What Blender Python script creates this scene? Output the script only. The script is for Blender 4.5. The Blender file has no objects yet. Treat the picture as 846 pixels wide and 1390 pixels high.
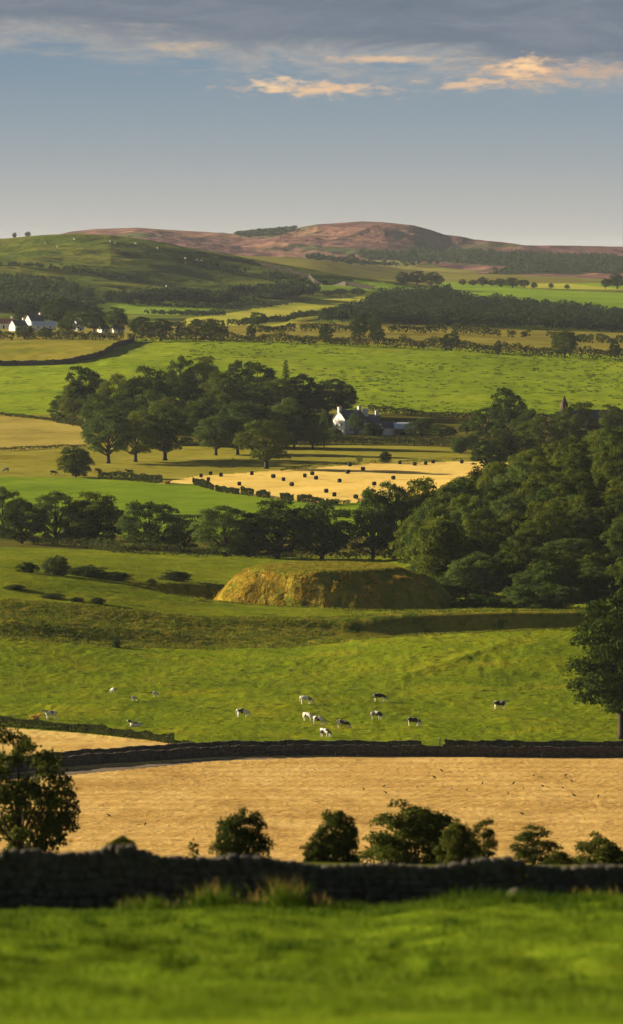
import bpy, math, random
import numpy as np
from mathutils import Vector, Matrix
rng = np.random.default_rng(7); random.seed(7)
S = bpy.context.scene; COL = S.collection
F = 7200.0; HC = 75.0; TH = math.atan(345/7200.0); CT, ST = math.cos(TH), math.sin(TH)

# ------------------------------------------------------------------ projection helpers
def zr(Y, row):
    v = (695-np.asarray(row, float))/F
    return HC + Y*(-ST+v*CT)/(CT+v*ST)
def xr(Y, px, row=700):
    v = (695-row)/F
    return (px-423)/F*Y/(CT+v*ST)
def project(X, Y, Z):
    d = Y*CT-(Z-HC)*ST; v = (Y*ST+(Z-HC)*CT)/d
    return 423+F*X/d, 695-F*v
def lat(ix, iy, seed):
    n = (ix.astype(np.int64)*374761393+iy.astype(np.int64)*668265263+seed*1442695041) & 0xffffffff
    n = ((n ^ (n >> 13))*1274126177) & 0xffffffff
    n = (n ^ (n >> 16)) & 0xffff
    return n/65535.0
def vn(x, y, seed=0):
    x = np.asarray(x, float); y = np.asarray(y, float)
    fx = np.floor(x); fy = np.floor(y); tx = x-fx; ty = y-fy
    tx = tx*tx*(3-2*tx); ty = ty*ty*(3-2*ty); ix = fx.astype(np.int64); iy = fy.astype(np.int64)
    a = lat(ix, iy, seed); b = lat(ix+1, iy, seed); c = lat(ix, iy+1, seed); d = lat(ix+1, iy+1, seed)
    return (a*(1-tx)+b*tx)*(1-ty)+(c*(1-tx)+d*tx)*ty
def fbm(x, y, o=3, seed=0):
    s = 0; a = 1; t = 0
    for i in range(o):
        s = s+a*(vn(x*2**i+i*17.3, y*2**i+i*5.1, seed+i)-.5); t += a; a *= .5
    return s/t*2          # about -1..1
def sm(a, b, x):
    t = np.clip((x-a)/(b-a), 0, 1); return t*t*(3-2*t)

# ------------------------------------------------------------------ terrain
XS = [0, 140, 280, 423, 560, 700, 846]
LN = []
def line(Y, rows=None, z=None):
    if z is not None: v = [z]*7 if np.isscalar(z) else z
    else: v = list(zr(Y, np.array([rows]*7 if np.isscalar(rows) else rows)))
    LN.append((Y, v))
line(-60, z=75.5); line(0, z=73.3); line(60, z=66.4); line(75, z=64.6)
line(95, z=62.9)
line(108, rows=[1262, 1260, 1256, 1252, 1247, 1241, 1240])
line(121, rows=[1248, 1244, 1238, 1232, 1224, 1216, 1214])
line(128, rows=[1254, 1250, 1244, 1238, 1232, 1224, 1222])
line(150, z=57.6); line(200, z=51.8); line(250, z=45.0); line(300, z=37.5); line(450, z=15)
line(600, z=2.2); line(660, z=.9); line(720, z=.4); line(800, z=0)
line(830, z=0); line(900, z=.8)
line(978, rows=[866, 877, 882, 876, 862, 856, 853])
line(984, rows=[862, 873, 878, 873, 860, 855, 852])
line(993, z=[7.0, 5.7, 4.1, 3.7, 3.0, 2.6, 2.6])
line(1001, z=[7.6, 6.4, 4.9, 4.3, 2.4, 2.0, 2.0])
line(1005, z=[8.1, 6.9, 5.5, 5.0, 3.2, 2.5, 2.5])
line(1010, rows=[822, 828, 840, 841.5, 833, 830, 830.5])
line(1015, rows=[815, 823, 837.5, 839, 830.5, 827.5, 828.5])
line(1024, z=[9.9, 8.4, 6.4, 6.0, 5.8, 5.6, 5.6])
line(1060, z=[11.9, 9.6, 6.4, 5.6, 4.9, 4.6, 4.6])
line(1150, z=[9.5, 7.8, 5.8, 5.0, 4.4, 4.0, 4.0])
line(1250, z=[5.2, 4.6, 3.6, 3.0, 2.5, 2.5, 2.5])
line(1350, z=[2.2, 1.4, .8, .3, .3, .3, .3]); line(1450, z=.2)
line(1560, z=1.3); line(1720, z=3.3); line(1850, z=5.6); line(1950, z=7.3); line(2050, z=9.5)
line(2150, z=12.9); line(2400, rows=[520, 515, 512, 512, 514, 518, 522]); line(2700, rows=[468, 464, 464, 468, 474, 480, 486])
line(2800, rows=[458, 456, 456, 460, 466, 472, 478])
line(3200, rows=[448, 446, 444, 444, 446, 449, 455])
line(3600, rows=[432, 430, 430, 432, 437, 441, 447])
line(3900, rows=[408, 412, 420, 425, 428, 430, 436])
line(4300, rows=[365, 372, 392, 407, 408, 404, 410])
line(4800, rows=[327, 319, 340, 366, 394, 394, 396])
line(5100, z=[88, 92, 70, 58, 52, 50, 50])
line(5600, z=[78, 80, 60, 60, zr(5600, 386), zr(5600, 386), zr(5600, 388)])
line(6300, z=[85, 85, 80, 74, zr(6300, 376), zr(6300, 376), zr(6300, 384)])
line(7400, rows=[345, 345, 352, 354, 358, 362, 366])
line(8400, rows=[330, 322, 330, 330, 340, 350, 352])
line(9200, z=[100, 120, 128, 115, 110, 100, 85]); line(10500, z=[60]*7)
LY = np.array([l[0] for l in LN], float)

us = np.concatenate([-np.linspace(.17, .0625, 55)[:-1], np.linspace(-.0625, .0625, 700), np.linspace(.0625, .17, 55)[1:]])
def seg(a, b, d): return list(np.arange(a, b-1e-6, d))
Ys = np.array(seg(-60, 56, 4)+seg(56, 128, .45)+seg(128, 620, 7)+seg(620, 800, 1.6)+seg(800, 1125, 1.1)+seg(1125, 1400, 2.6)
              + seg(1400, 2150, 4.2)+seg(2150, 2760, 4.4)+seg(2760, 3600, 11)+seg(3600, 5000, 9)+seg(5000, 8200, 24)+seg(8200, 9400, 12)+seg(9400, 10501, 100))
NR, NC = len(Ys), len(us)
T = np.zeros((len(LN), NC))
for k, (Yk, v) in enumerate(LN):
    Yp = max(Yk, 40.)
    px = 423+F*us*(Yp+150)/Yp if Yk >= 800 else 423+F*us
    T[k] = np.interp(px, XS, v)
wk = np.exp(-(np.arange(-60, 61)/26.)**2); wk /= wk.sum()      # no kinks between the control columns
for k in range(len(LN)): T[k] = np.convolve(np.pad(T[k], 60, mode='edge'), wk, mode='valid')
# far skyline as its own smooth line
SKX = [-400, -100, 60, 100, 135, 190, 250, 330, 400, 430, 490, 520, 560, 600, 640, 700, 780, 846, 1200]
SKY = [340, 335, 326, 315, 311, 309, 313, 318, 311, 305, 301, 302, 309, 321, 328, 333, 334, 335, 338]
k9 = [i for i, l in enumerate(LN) if l[0] == 8400][0]
LY[k9+1] = 8900
T[k9+1] = zr(8900, np.interp(423+F*us, SKX, SKY))
T[k9] = zr(8400, np.interp(423+F*us, SKX, np.array(SKY)+np.array([8, 8, 8, 8, 8, 9, 9, 10, 14, 16, 18, 18, 16, 12, 8, 7, 8, 9, 9])))
k48 = [i for i, l in enumerate(LN) if l[0] == 4800][0]
T[k48] = zr(4800, np.interp(423+F*us*(4950/4800), [-300, 0, 60, 100, 150, 200, 250, 330, 423, 520, 600, 700, 846], [345, 326, 321, 318.5, 319, 325, 335, 350, 366, 383, 393, 393, 395]))
def pchip(x, y, xn):
    h = np.diff(x)[:, None]; d = np.diff(y, axis=0)/h
    m = np.zeros_like(y)
    w1 = 2*h[1:]+h[:-1]; w2 = h[1:]+2*h[:-1]
    ok = d[1:]*d[:-1] > 0
    with np.errstate(divide='ignore', invalid='ignore'):
        m[1:-1] = np.where(ok, (w1+w2)/(w1/d[:-1]+w2/d[1:]), 0)
    m[0] = d[0]; m[-1] = d[-1]
    i = np.clip(np.searchsorted(x, xn, side='right')-1, 0, len(x)-2)
    hh = h[i]; t = (xn[:, None]-x[i][:, None])/hh
    return (2*t**3-3*t**2+1)*y[i]+(t**3-2*t**2+t)*hh*m[i]+(-2*t**3+3*t**2)*y[i+1]+(t**3-t**2)*hh*m[i+1]
Z = pchip(LY, T, Ys)
Yg = np.repeat(Ys[:, None], NC, 1); Xg = us[None, :]*(Yg+150)
# motte, its ditch and the ditch between bailey and field
MX, MY = 3.6, 1087.
dx = Xg-MX; dy = (Yg-MY)
ang = np.arctan2(dy, dx); r = np.hypot(dx, dy)*(1+.025*np.sin(3*ang+1)+.02*np.sin(5*ang))
wob = fbm(Xg/8, Yg/8, 4, 5)*1.9
hr = r*(1-.15*sm(0, 14, dx)*sm(14, 24, r))+wob*sm(12, 20, r)
topz = 12.1+fbm(Xg/14, Yg/14, 2, 9)*.25-.0009*np.clip(hr, 0, 14)**2
mound = topz*(1-sm(13.6, 28.8, hr))
base = Z*sm(24, 30, r)+3.2*(1-sm(24, 30, r))
ditch = 4.4*np.exp(-((r-31)/4.0)**4)*(.45+.55*sm(-.3, .3, -dx/r+.1))
Zm = np.maximum(mound, base-ditch)
near = (r < 60)
Z = np.where(near, np.where(hr < 27.5, np.maximum(mound, np.minimum(base-ditch, 3.2)), Z-ditch), Z)
# wooded knoll on the right
kx = sm(15, 96, Xg*1300/np.maximum(Yg, 900))
Z += 21*kx*sm(1090, 1350, Yg)*(1-sm(1450, 1750, Yg))
# roughness of the ground
PX, ROW = project(Xg, np.maximum(Yg, 1), Z)
amp = lambda a, b: sm(a-8, a+8, Yg)*(1-sm(b-8, b+8, Yg))
Z += amp(62, 112)*(fbm(Xg/3.2, Yg/5, 2, 20)*.28); Z += amp(60, 125)*(fbm(Xg/1.7, Yg/3.6, 3, 21)*.17)+.35*fbm(Xg/9, Yg/9, 2, 22)*(1-sm(150, 200, Yg))*sm(-60, 30, Yg)*.5
Z += amp(640, 820)*(fbm(Xg/30, Yg/40, 3, 23)*.25+fbm(Xg/2.0, Yg/3.0, 2, 24)*.05)
pas = amp(822, 982)
Z += pas*(fbm(Xg/30, Yg/34, 3, 25)*.6+fbm(Xg/1.6, Yg/4.0, 3, 26)*.12)
# a shallow hollow and old bank running up the pasture
hx, hy = project(Xg, Yg, Z)
Z += pas*.22*np.exp(-((hy-(925-.33*(hx-530)))/5)**2)*sm(500, 560, hx)*(1-sm(660, 720, hx))
rough = sm(974, 984, Yg)*(1-sm(1013, 1022, Yg))
Z += rough*(fbm(Xg/9, Yg/9, 3, 27)*.30+fbm(Xg/1.6, Yg/2.8, 2, 28)*.07)*(1-.8*sm(4, 20, Xg))
Z += ((r > 13)&(r < 29)&(Yg < 1120))*(fbm(Xg/3.4, Yg/3.8, 3, 29)*.42+fbm(Xg/.9, Yg/2.2, 2, 19)*.10)*sm(14, 20, r)*(1-sm(26, 29, r))
Z += sm(1018, 1040, Yg)*(1-sm(1340, 1380, Yg))*(fbm(Xg/12, Yg/16, 3, 30)*.35+fbm(Xg/2.5, Yg/4, 2, 31)*.08)*sm(30, 40, r)
Z += sm(1400, 1450, Yg)*(1-sm(2100, 2200, Yg))*(fbm(Xg/60, Yg/80, 3, 32)*.6+fbm(Xg/7, Yg/9, 2, 33)*.07)
Z += sm(2150, 2250, Yg)*(1-sm(2700, 2760, Yg))*(fbm(Xg/70, Yg/90, 3, 34)*1.2+fbm(Xg/6, Yg/9, 2, 35)*.28)
Z += sm(2800, 3000, Yg)*(1-sm(3600, 3700, Yg))*fbm(Xg/90, Yg/120, 3, 36)*2.0
lefth = sm(3650, 3900, Yg)*(1-sm(4650, 4800, Yg))*(1-sm(40, 180, Xg))
Z += lefth*(fbm(Xg/120, Yg/70, 4, 37)*6.5+(vn(Xg/520+fbm(Xg/160, Yg/160, 3, 3)*.5, Yg/60+fbm(Xg/200, Yg/200, 2, 4)*.5, 39)-.5)*7)
Z += sm(4600, 4800, Yg)*(1-sm(4900, 5000, Yg))*(1-sm(40, 180, Xg))*fbm(Xg/60, Yg/70, 3, 40)*1.0
farh = sm(6400, 7400, Yg)*(1-sm(8700, 8900, Yg))
Z += farh*(fbm(Xg/230, Yg/420, 4, 41)*17+fbm(Xg/50, Yg/170, 3, 42)*4)
Z += sm(8700, 8900, Yg)*fbm(Xg/90, Yg/90, 3, 43)*1.2
Z += sm(5000, 5300, Yg)*(1-sm(6300, 6400, Yg))*fbm(Xg/200, Yg/250, 3, 44)*2.0
PX, ROW = project(Xg, np.maximum(Yg, 1), Z)

def H(X, Y):
    X = np.asarray(X, float); Y = np.asarray(Y, float)
    i = np.clip(np.searchsorted(Ys, Y)-1, 0, NR-2); t = (Y-Ys[i])/(Ys[i+1]-Ys[i])
    u = X/(Y+150); j = np.clip(np.searchsorted(us, u)-1, 0, NC-2); s = np.clip((u-us[j])/(us[j+1]-us[j]), 0, 1)
    return (Z[i, j]*(1-s)+Z[i, j+1]*s)*(1-t)+(Z[i+1, j]*(1-s)+Z[i+1, j+1]*s)*t
def ground_at(px, row, y0=60, y1=10000):
    """first ground point met by the sight line through a photo pixel, between two depths"""
    Yq = np.arange(y0, y1, max(.5, (y1-y0)/6000)); zz = zr(Yq, row)
    hit = np.nonzero(H(xr(Yq, px, row), Yq) >= zz)[0]
    k = hit[0] if len(hit) else np.argmin(np.abs(H(xr(Yq, px, row), Yq)-zz))
    Y = float(Yq[k]); X = float(xr(Y, px, row)); return X, Y, float(H(X, Y))

# ------------------------------------------------------------------ materials
def nm(name):
    m = bpy.data.materials.new(name); m.use_nodes = True
    nt = m.node_tree; return m, nt, nt.nodes['Principled BSDF']
def link(nt, a, b): nt.links.new(a, b)
def noise(nt, vec, scale, detail=3, rough=.55, dist=0):
    n = nt.nodes.new('ShaderNodeTexNoise'); n.inputs['Scale'].default_value = scale
    n.inputs['Detail'].default_value = detail; n.inputs['Roughness'].default_value = rough
    n.inputs['Distortion'].default_value = dist
    if vec is not None: link(nt, vec, n.inputs['Vector'])
    return n.outputs['Fac']
def ramp(nt, fac, stops):
    r_ = nt.nodes.new('ShaderNodeValToRGB'); e = r_.color_ramp.elements
    while len(e) < len(stops): e.new(.5)
    for q, (p, c) in zip(e, stops): q.position = p; q.color = (*c, 1)
    link(nt, fac, r_.inputs['Fac']); return r_.outputs['Color']
def mixc(nt, fac, a, b, mode='MIX'):
    n = nt.nodes.new('ShaderNodeMix'); n.data_type = 'RGBA'; n.blend_type = mode
    for s, v in ((n.inputs[0], fac), (n.inputs[6], a), (n.inputs[7], b)):
        if hasattr(v, 'is_linked') or hasattr(v, 'links'): link(nt, v, s)
        else: s.default_value = v if not isinstance(v, tuple) else (*v, 1)
    return n.outputs[2]
def math_(nt, op, a, b=None, c=None, clamp=False):
    n = nt.nodes.new('ShaderNodeMath'); n.operation = op; n.use_clamp = clamp
    for i, v in enumerate((a, b, c)):
        if v is None: continue
        if hasattr(v, 'links'): link(nt, v, n.inputs[i])
        else: n.inputs[i].default_value = v
    return n.outputs[0]
def smooth(nt, v, a, b):
    n = nt.nodes.new('ShaderNodeMapRange'); n.interpolation_type = 'SMOOTHSTEP'
    link(nt, v, n.inputs[0]); n.inputs[1].default_value = a; n.inputs[2].default_value = b
    return n.outputs[0]
def ground_mat(name, cols, big, small, bump=.3, bd=.15, spots=None, rows=None, mid=None):
    """cols: dark, main, light base colours; big/small: size in metres of the patches and the grain"""
    m, nt, b = nm(name)
    g = nt.nodes.new('ShaderNodeNewGeometry'); P = g.outputs['Position']
    a = noise(nt, P, 1/big, 4, .6, .4); c = noise(nt, P, 1/small, 4, .65)
    f = math_(nt, 'ADD', math_(nt, 'MULTIPLY', a, .6), math_(nt, 'MULTIPLY', c, .4))
    col = ramp(nt, f, [(.34, cols[0]), (.5, cols[1]), (.66, cols[2])])
    if spots:
        sc, col2, lo, hi = spots
        s = smooth(nt, noise(nt, P, 1/sc, 3, .6), lo, hi); col = mixc(nt, s, col, col2)
    h = c
    if rows:
        dirx, diry, pitch, amt = rows
        vv = nt.nodes.new('ShaderNodeVectorMath'); vv.operation = 'DOT_PRODUCT'
        link(nt, P, vv.inputs[0]); vv.inputs[1].default_value = (dirx, diry, 0)
        w = math_(nt, 'SINE', math_(nt, 'ADD', math_(nt, 'MULTIPLY', vv.outputs['Value'], 2*math.pi/pitch), math_(nt, 'MULTIPLY', noise(nt, P, 1/25, 2), 3.)))
        w = math_(nt, 'MULTIPLY_ADD', w, .5, .5)
        col = mixc(nt, math_(nt, 'MULTIPLY', w, amt), col, cols[0]); h = math_(nt, 'ADD', c, math_(nt, 'MULTIPLY', w, .35))
    link(nt, col, b.inputs['Base Color']); b.inputs['Roughness'].default_value = .85
    b.inputs['Specular IOR Level'].default_value = .0
    bp = nt.nodes.new('ShaderNodeBump'); bp.inputs['Strength'].default_value = bump; bp.inputs['Distance'].default_value = bd
    link(nt, h, bp.inputs['Height']); link(nt, bp.outputs['Normal'], b.inputs['Normal'])
    return m
G = ground_mat
M = {
 'meadow': G('meadow_turf', [(0.058, 0.099, 0.006), (0.109, 0.171, 0.010), (0.179, 0.234, 0.016)], 3, .35, .5, .08),
 'hillside': G('hillside_turf', [(0.038, 0.045, 0.008), (0.077, 0.090, 0.012), (0.128, 0.108, 0.024)], 8, 1, .4, .2),
 'hay': G('mown_hay', [(.33, .20, .06), (.52, .34, .11), (.66, .47, .18)], 14, 1.1, .8, .30, (1.7, (0.220, 0.120, 0.030), .60, .72), (.04, 1, 7.5, .28)),
 'hay2': G('mown_hay_strip', [(.38, .24, .07), (.54, .37, .12), (.62, .45, .16)], 12, 1.6, .5, .2),
 'track': G('farm_track', [(0.100, 0.080, 0.060), (0.170, 0.140, 0.100), (0.220, 0.190, 0.130)], 5, .6, .3, .08),
 'pasture': G('grazed_pasture', [(.075, .115, .007), (.140, .185, .009), (.235, .225, .014)], 16, 1.5, .7, .50, (3.0, (0.045, 0.068, 0.010), .60, .70)),
 'rough': G('rough_bank_grass', [(.10, .12, .010), (.19, .18, .020), (.30, .23, .034)], 11, 1.0, .8, .35, (5, (.075, .105, .010), .50, .62)),
 'motte': G('motte_grass', [(.12, .13, .014), (.24, .20, .026), (.42, .30, .05)], 6, .8, .9, .45, (3.2, (.12, .14, .014), .50, .62)),
 'mottetop': G('motte_top_grass', [(0.090, 0.108, 0.010), (0.179, 0.171, 0.016), (0.256, 0.198, 0.024)], 6, 1, .6, .3),
 'plateau': G('bailey_turf', [(0.077, 0.117, 0.008), (0.147, 0.184, 0.011), (0.218, 0.221, 0.016)], 14, 1.6, .8, .35, (5, (0.064, 0.068, 0.011), .60, .70)),
 'lowfield': G('lush_field', [(0.090, 0.153, 0.010), (0.154, 0.234, 0.014), (0.218, 0.279, 0.022)], 40, 5, .5, .4, None, (.35, 1, 9, .22)),
 'bale': G('cut_corn_stubble', [(.56, .38, .09), (.72, .52, .14), (.78, .60, .20)], 30, 2.5, .6, .25, None, (.25, 1, 8, .25)),
 'yellow': G('dry_pasture', [(0.166, 0.135, 0.016), (0.230, 0.220, 0.030), (0.320, 0.270, 0.045)], 40, 4, .6, .4, (9, (0.141, 0.126, 0.016), .56, .68)),
 'tan': G('tan_pasture', [(.22, .18, .04), (.33, .27, .06), (.40, .33, .085)], 40, 4, .6, .4),
 'garden': G('rough_garden', [(0.051, 0.054, 0.010), (0.090, 0.090, 0.016), (0.154, 0.117, 0.024)], 25, 3, .6, .4),
 'upfield': G('hill_field', [(.11, .16, .008), (.185, .255, .012), (.25, .29, .02)], 60, 5, .7, .5, (7.5, (0.051, 0.081, 0.010), .58, .66)),
 'upfield2': G('hill_field_pale', [(0.128, 0.144, 0.016), (0.205, 0.198, 0.024), (0.282, 0.225, 0.032)], 50, 6, .6, .5),
 'strip': G('olive_pasture', [(0.166, 0.126, 0.018), (0.220, 0.200, 0.035), (0.300, 0.250, 0.050)], 60, 8, .8, .8, (16, (0.102, 0.090, 0.016), .56, .68)),
 'hill': G('rough_hill_grass', [(.040, .065, .010), (.095, .130, .018), (.20, .19, .035)], 110, 22, 1.0, 3, (55, (.035, .05, .012), .54, .62)),
 'farfield': G('far_green_field', [(.11, .19, .016), (.17, .27, .022), (.22, .30, .03)], 120, 12, .6, 1),
 'farfield2': G('far_yellow_field', [(.24, .26, .03), (.34, .35, .045), (.40, .38, .06)], 120, 12, .6, 1),
 'vale': G('vale_pasture', [(0.090, 0.108, 0.020), (0.166, 0.153, 0.028), (0.200, 0.200, 0.050)], 300, 40, .8, 3),
 'moor': G('heather_moor', [(.065, .034, .050), (.175, .088, .080), (.30, .18, .10)], 300, 45, 1.0, 12, (330, (.075, .085, .032), .54, .60)),
 'plant': G('conifer_ground', [(0.015, 0.020, 0.010), (0.026, 0.032, 0.014), (0.038, 0.041, 0.016)], 60, 15, 1., 5),
}
def simple(name, col, rough=.7, col2=None, scale=3., bump=0, bd=.02, metal=0, rnd=0):
    m, nt, b = nm(name); tc = nt.nodes.new('ShaderNodeTexCoord')
    col2 = col2 or tuple(c*.7 for c in col)
    f = noise(nt, tc.outputs['Object'], scale, 4, .6)
    c = ramp(nt, f, [(.3, col2), (.65, col)])
    if rnd:
        oi = nt.nodes.new('ShaderNodeObjectInfo')
        c = mixc(nt, math_(nt, 'MULTIPLY', oi.outputs['Random'], rnd), c, tuple(x*.35 for x in col))
    link(nt, c, b.inputs['Base Color']); b.inputs['Roughness'].default_value = rough; b.inputs['Specular IOR Level'].default_value = .1 if rough > .75 else .5; b.inputs['Metallic'].default_value = metal
    if bump:
        bp = nt.nodes.new('ShaderNodeBump'); bp.inputs['Strength'].default_value = bump; bp.inputs['Distance'].default_value = bd
        link(nt, f, bp.inputs['Height']); link(nt, bp.outputs['Normal'], b.inputs['Normal'])
    return m
def leaf_mat(name, a, b_, trans=.25, big=.7):
    """a: deep green, b_: light green; each tree shifts a little from the next"""
    m, nt, b = nm(name); tc = nt.nodes.new('ShaderNodeTexCoord'); oi = nt.nodes.new('ShaderNodeObjectInfo')
    g = nt.nodes.new('ShaderNodeNewGeometry')
    f = math_(nt, 'ADD', math_(nt, 'MULTIPLY', noise(nt, g.outputs['Position'], big, 3, .6), .8), math_(nt, 'MULTIPLY', oi.outputs['Random'], .35))
    c = ramp(nt, f, [(.38, a), (.74, b_)])
    b.inputs['Roughness'].default_value = .8; b.inputs['Specular IOR Level'].default_value = .03
    link(nt, c, b.inputs['Base Color'])
    t = nt.nodes.new('ShaderNodeBsdfTranslucent'); mx = nt.nodes.new('ShaderNodeMixShader'); mx.inputs[0].default_value = trans
    link(nt, c, t.inputs['Color']); link(nt, b.outputs[0], mx.inputs[1]); link(nt, t.outputs[0], mx.inputs[2])
    link(nt, mx.outputs[0], nt.nodes['Material Output'].inputs['Surface'])
    return m
LEAF = leaf_mat('broadleaf_foliage', (.026, .048, .005), (.13, .16, .014))
LEAF_P = leaf_mat('ash_foliage', (.045, .085, .014), (.12, .165, .03))
LEAF_D = leaf_mat('dark_foliage', (.020, .042, .006), (.075, .115, .013))
LEAF_W = leaf_mat('woodland_foliage', (.026, .044, .005), (.125, .155, .014), .25, .45)
LEAF_N = leaf_mat('shrub_foliage', (.030, .045, .008), (.085, .10, .016), .3, 2.)
LEAF_F = leaf_mat('far_foliage', (.018, .034, .012), (.045, .075, .022), .15, .03)
HEDGE = leaf_mat('hedge_foliage', (.025, .04, .009), (.07, .085, .018), .2, .6)
RUSH = leaf_mat('rush_clump_foliage', (.03, .05, .012), (.09, .12, .025), .2, .8)
GRASSB = leaf_mat('grass_blade', (.040, .080, .005), (.14, .20, .012), .3, .9)
SEEDB = leaf_mat('seed_head_grass', (.14, .12, .02), (.30, .20, .05), .3, .9)
BARK = simple('bark', (.075, .055, .04), .9, (.03, .024, .018), 6, .6, .05)
STONE = simple('field_stone', (.11, .10, .085), .95, (.05, .043, .036), 4, .6, .03)
STONE_D = simple('weathered_wall_stone', (.085, .075, .06), .95, (.04, .034, .028), 1.5, .6, .04)
WHITE = simple('whitewashed_wall', (.82, .80, .76), .8, (.70, .68, .63), .6)
SLATE = simple('slate_roof', (.07, .08, .11), .5, (.045, .05, .07), 2)
REDROOF = simple('red_roof', (.42, .14, .06), .7, (.3, .1, .05), 2)
TINROOF = simple('pale_metal_roof', (.62, .70, .82), .5, (.54, .62, .75), 1)
GLASS = simple('window_glass', (.02, .03, .04), .15)
DARKW = simple('dark_doorway', (.03, .025, .02), .8)
SAND = simple('brown_stone', (.20, .14, .095), .85, (.13, .095, .07), 1.)
SPIRE = simple('dark_spire_stone', (.09, .065, .05), .9, (.06, .045, .035), 1.)
WRAP = simple('black_bale_wrap', (.018, .018, .018), .8, (.012, .012, .014), 2)
POST = simple('pale_post', (.45, .38, .28), .8)
CROW = simple('black_feather', (.012, .012, .014), .5)
SHEEP = simple('fleece', (.74, .70, .62), .9, (.6, .56, .48), 5)
FACE = simple('dark_sheep_face', (.05, .045, .04), .8)
def cow_mat(name, thr, dark, light):
    m, nt, b = nm(name); tc = nt.nodes.new('ShaderNodeTexCoord'); oi = nt.nodes.new('ShaderNodeObjectInfo')
    v = nt.nodes.new('ShaderNodeVectorMath'); v.operation = 'ADD'
    cb = nt.nodes.new('ShaderNodeCombineXYZ'); link(nt, math_(nt, 'MULTIPLY', oi.outputs['Random'], 60.), cb.inputs[0])
    link(nt, tc.outputs['Object'], v.inputs[0]); link(nt, cb.outputs[0], v.inputs[1])
    n = noise(nt, v.outputs[0], 1.5, 1.5, .4)
    s = smooth(nt, n, thr-.02, thr+.02)
    # pale legs and belly as on the breed
    sp = nt.nodes.new('ShaderNodeSeparateXYZ'); link(nt, tc.outputs['Object'], sp.inputs[0])
    s = math_(nt, 'MAXIMUM', s, math_(nt, 'MULTIPLY', math_(nt, 'SUBTRACT', 1, smooth(nt, sp.outputs[2], .5, .62)), 1.0 if thr < .9 else 0))
    link(nt, mixc(nt, s, dark, light), b.inputs['Base Color']); b.inputs['Roughness'].default_value = .7
    return m
COW_BW = cow_mat('black_and_white_hide', .53, (.018, .015, .014), (.78, .72, .64))
COW_W = cow_mat('mostly_white_hide', .36, (.03, .028, .026), (.80, .76, .68))
COW_D = cow_mat('dark_hide', .95, (.025, .02, .018), (.1, .1, .1))
COW_O = cow_mat('tan_orange_hide', .95, (.80, .33, .05), (.6, .4, .2))
COW_R = cow_mat('red_brown_hide', .95, (.16, .06, .03), (.6, .4, .2))

# ------------------------------------------------------------------ object helpers
def mesh_np(name, verts, faces, mat, smooth_=False):
    """faces: (n,4) or (n,3) int array"""
    me = bpy.data.meshes.new(name); verts = np.asarray(verts, np.float32); faces = np.asarray(faces, np.int32)
    n, k = faces.shape
    me.vertices.add(len(verts)); me.vertices.foreach_set('co', verts.ravel())
    me.loops.add(n*k); me.loops.foreach_set('vertex_index', faces.ravel())
    me.polygons.add(n); me.polygons.foreach_set('loop_start', np.arange(n, dtype=np.int32)*k)
    me.polygons.foreach_set('use_smooth', np.full(n, smooth_, bool))
    me.update(calc_edges=True); me.materials.append(mat); return me
def ob(name, me, parent=None, loc=None):
    o = bpy.data.objects.new(name, me); COL.objects.link(o)
    if parent: o.parent = parent
    if loc is not None: o.location = loc
    return o
def tag(o, label=None, cat=None, group=None, kind=None):
    if label: o['label'] = label
    if cat: o['category'] = cat
    if group: o['group'] = group
    if kind: o['kind'] = kind
    return o
def copy_tree(o, parent=None):
    c = o.copy(); COL.objects.link(c); c.parent = parent
    for k in ('group', 'label'):
        if k in c and parent is None: del c[k]
    for ch in list(o.children): copy_tree(ch, c)
    return c
class MB:
    def __init__(s): s.v = []; s.f = []
    def add(s, vs, fs):
        n = len(s.v); s.v += [tuple(v) for v in vs]; s.f += [tuple(n+i for i in f) for f in fs]
    def box(s, c, d, rz=0, jit=0):
        vs = []
        for x in (-.5, .5):
            for y in (-.5, .5):
                for z in (-.5, .5):
                    X, Y, Z_ = x*d[0], y*d[1], z*d[2]
                    if jit: X += random.uniform(-jit, jit); Y += random.uniform(-jit, jit); Z_ += random.uniform(-jit, jit)
                    vs.append((c[0]+X*math.cos(rz)-Y*math.sin(rz), c[1]+X*math.sin(rz)+Y*math.cos(rz), c[2]+Z_))
        s.add(vs, [(0, 1, 3, 2), (4, 6, 7, 5), (0, 4, 5, 1), (2, 3, 7, 6), (0, 2, 6, 4), (1, 5, 7, 3)])
    def tube(s, pts, rad, n=7):
        R = []; up = Vector((0.3, 0.1, 1)).normalized(); L = len(s.v)
        for i, p in enumerate(pts):
            p = Vector(p); a = Vector(pts[max(i-1, 0)]); b = Vector(pts[min(i+1, len(pts)-1)]); t = (b-a).normalized()
            q = t.cross(Vector((0, 1, .13))).normalized(); w = t.cross(q)
            s.v += [tuple(p+(q*math.cos(2*math.pi*k/n)+w*math.sin(2*math.pi*k/n))*rad[i]) for k in range(n)]
        for i in range(len(pts)-1):
            for k in range(n):
                a = L+i*n+k; b = L+i*n+(k+1) % n; s.f.append((a, b, b+n, a+n))
        s.f.append(tuple(L+k for k in range(n))[::-1]); s.f.append(tuple(L+(len(pts)-1)*n+k for k in range(n)))
    def mesh(s, name, mat, sm_=False):
        me = bpy.data.meshes.new(name); me.from_pydata(s.v, [], s.f); me.materials.append(mat)
        if sm_: me.polygons.foreach_set('use_smooth', [True]*len(me.polygons))
        me.update(); return me
    def obj(s, name, mat, parent=None, loc=None, sm_=False): return ob(name, s.mesh(name, mat, sm_), parent, loc)
def empty(name, loc, rz=0):
    e = bpy.data.objects.new(name, None); COL.objects.link(e); e.location = loc; e.rotation_euler = (0, 0, rz); e.empty_display_size = .5
    return e
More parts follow.
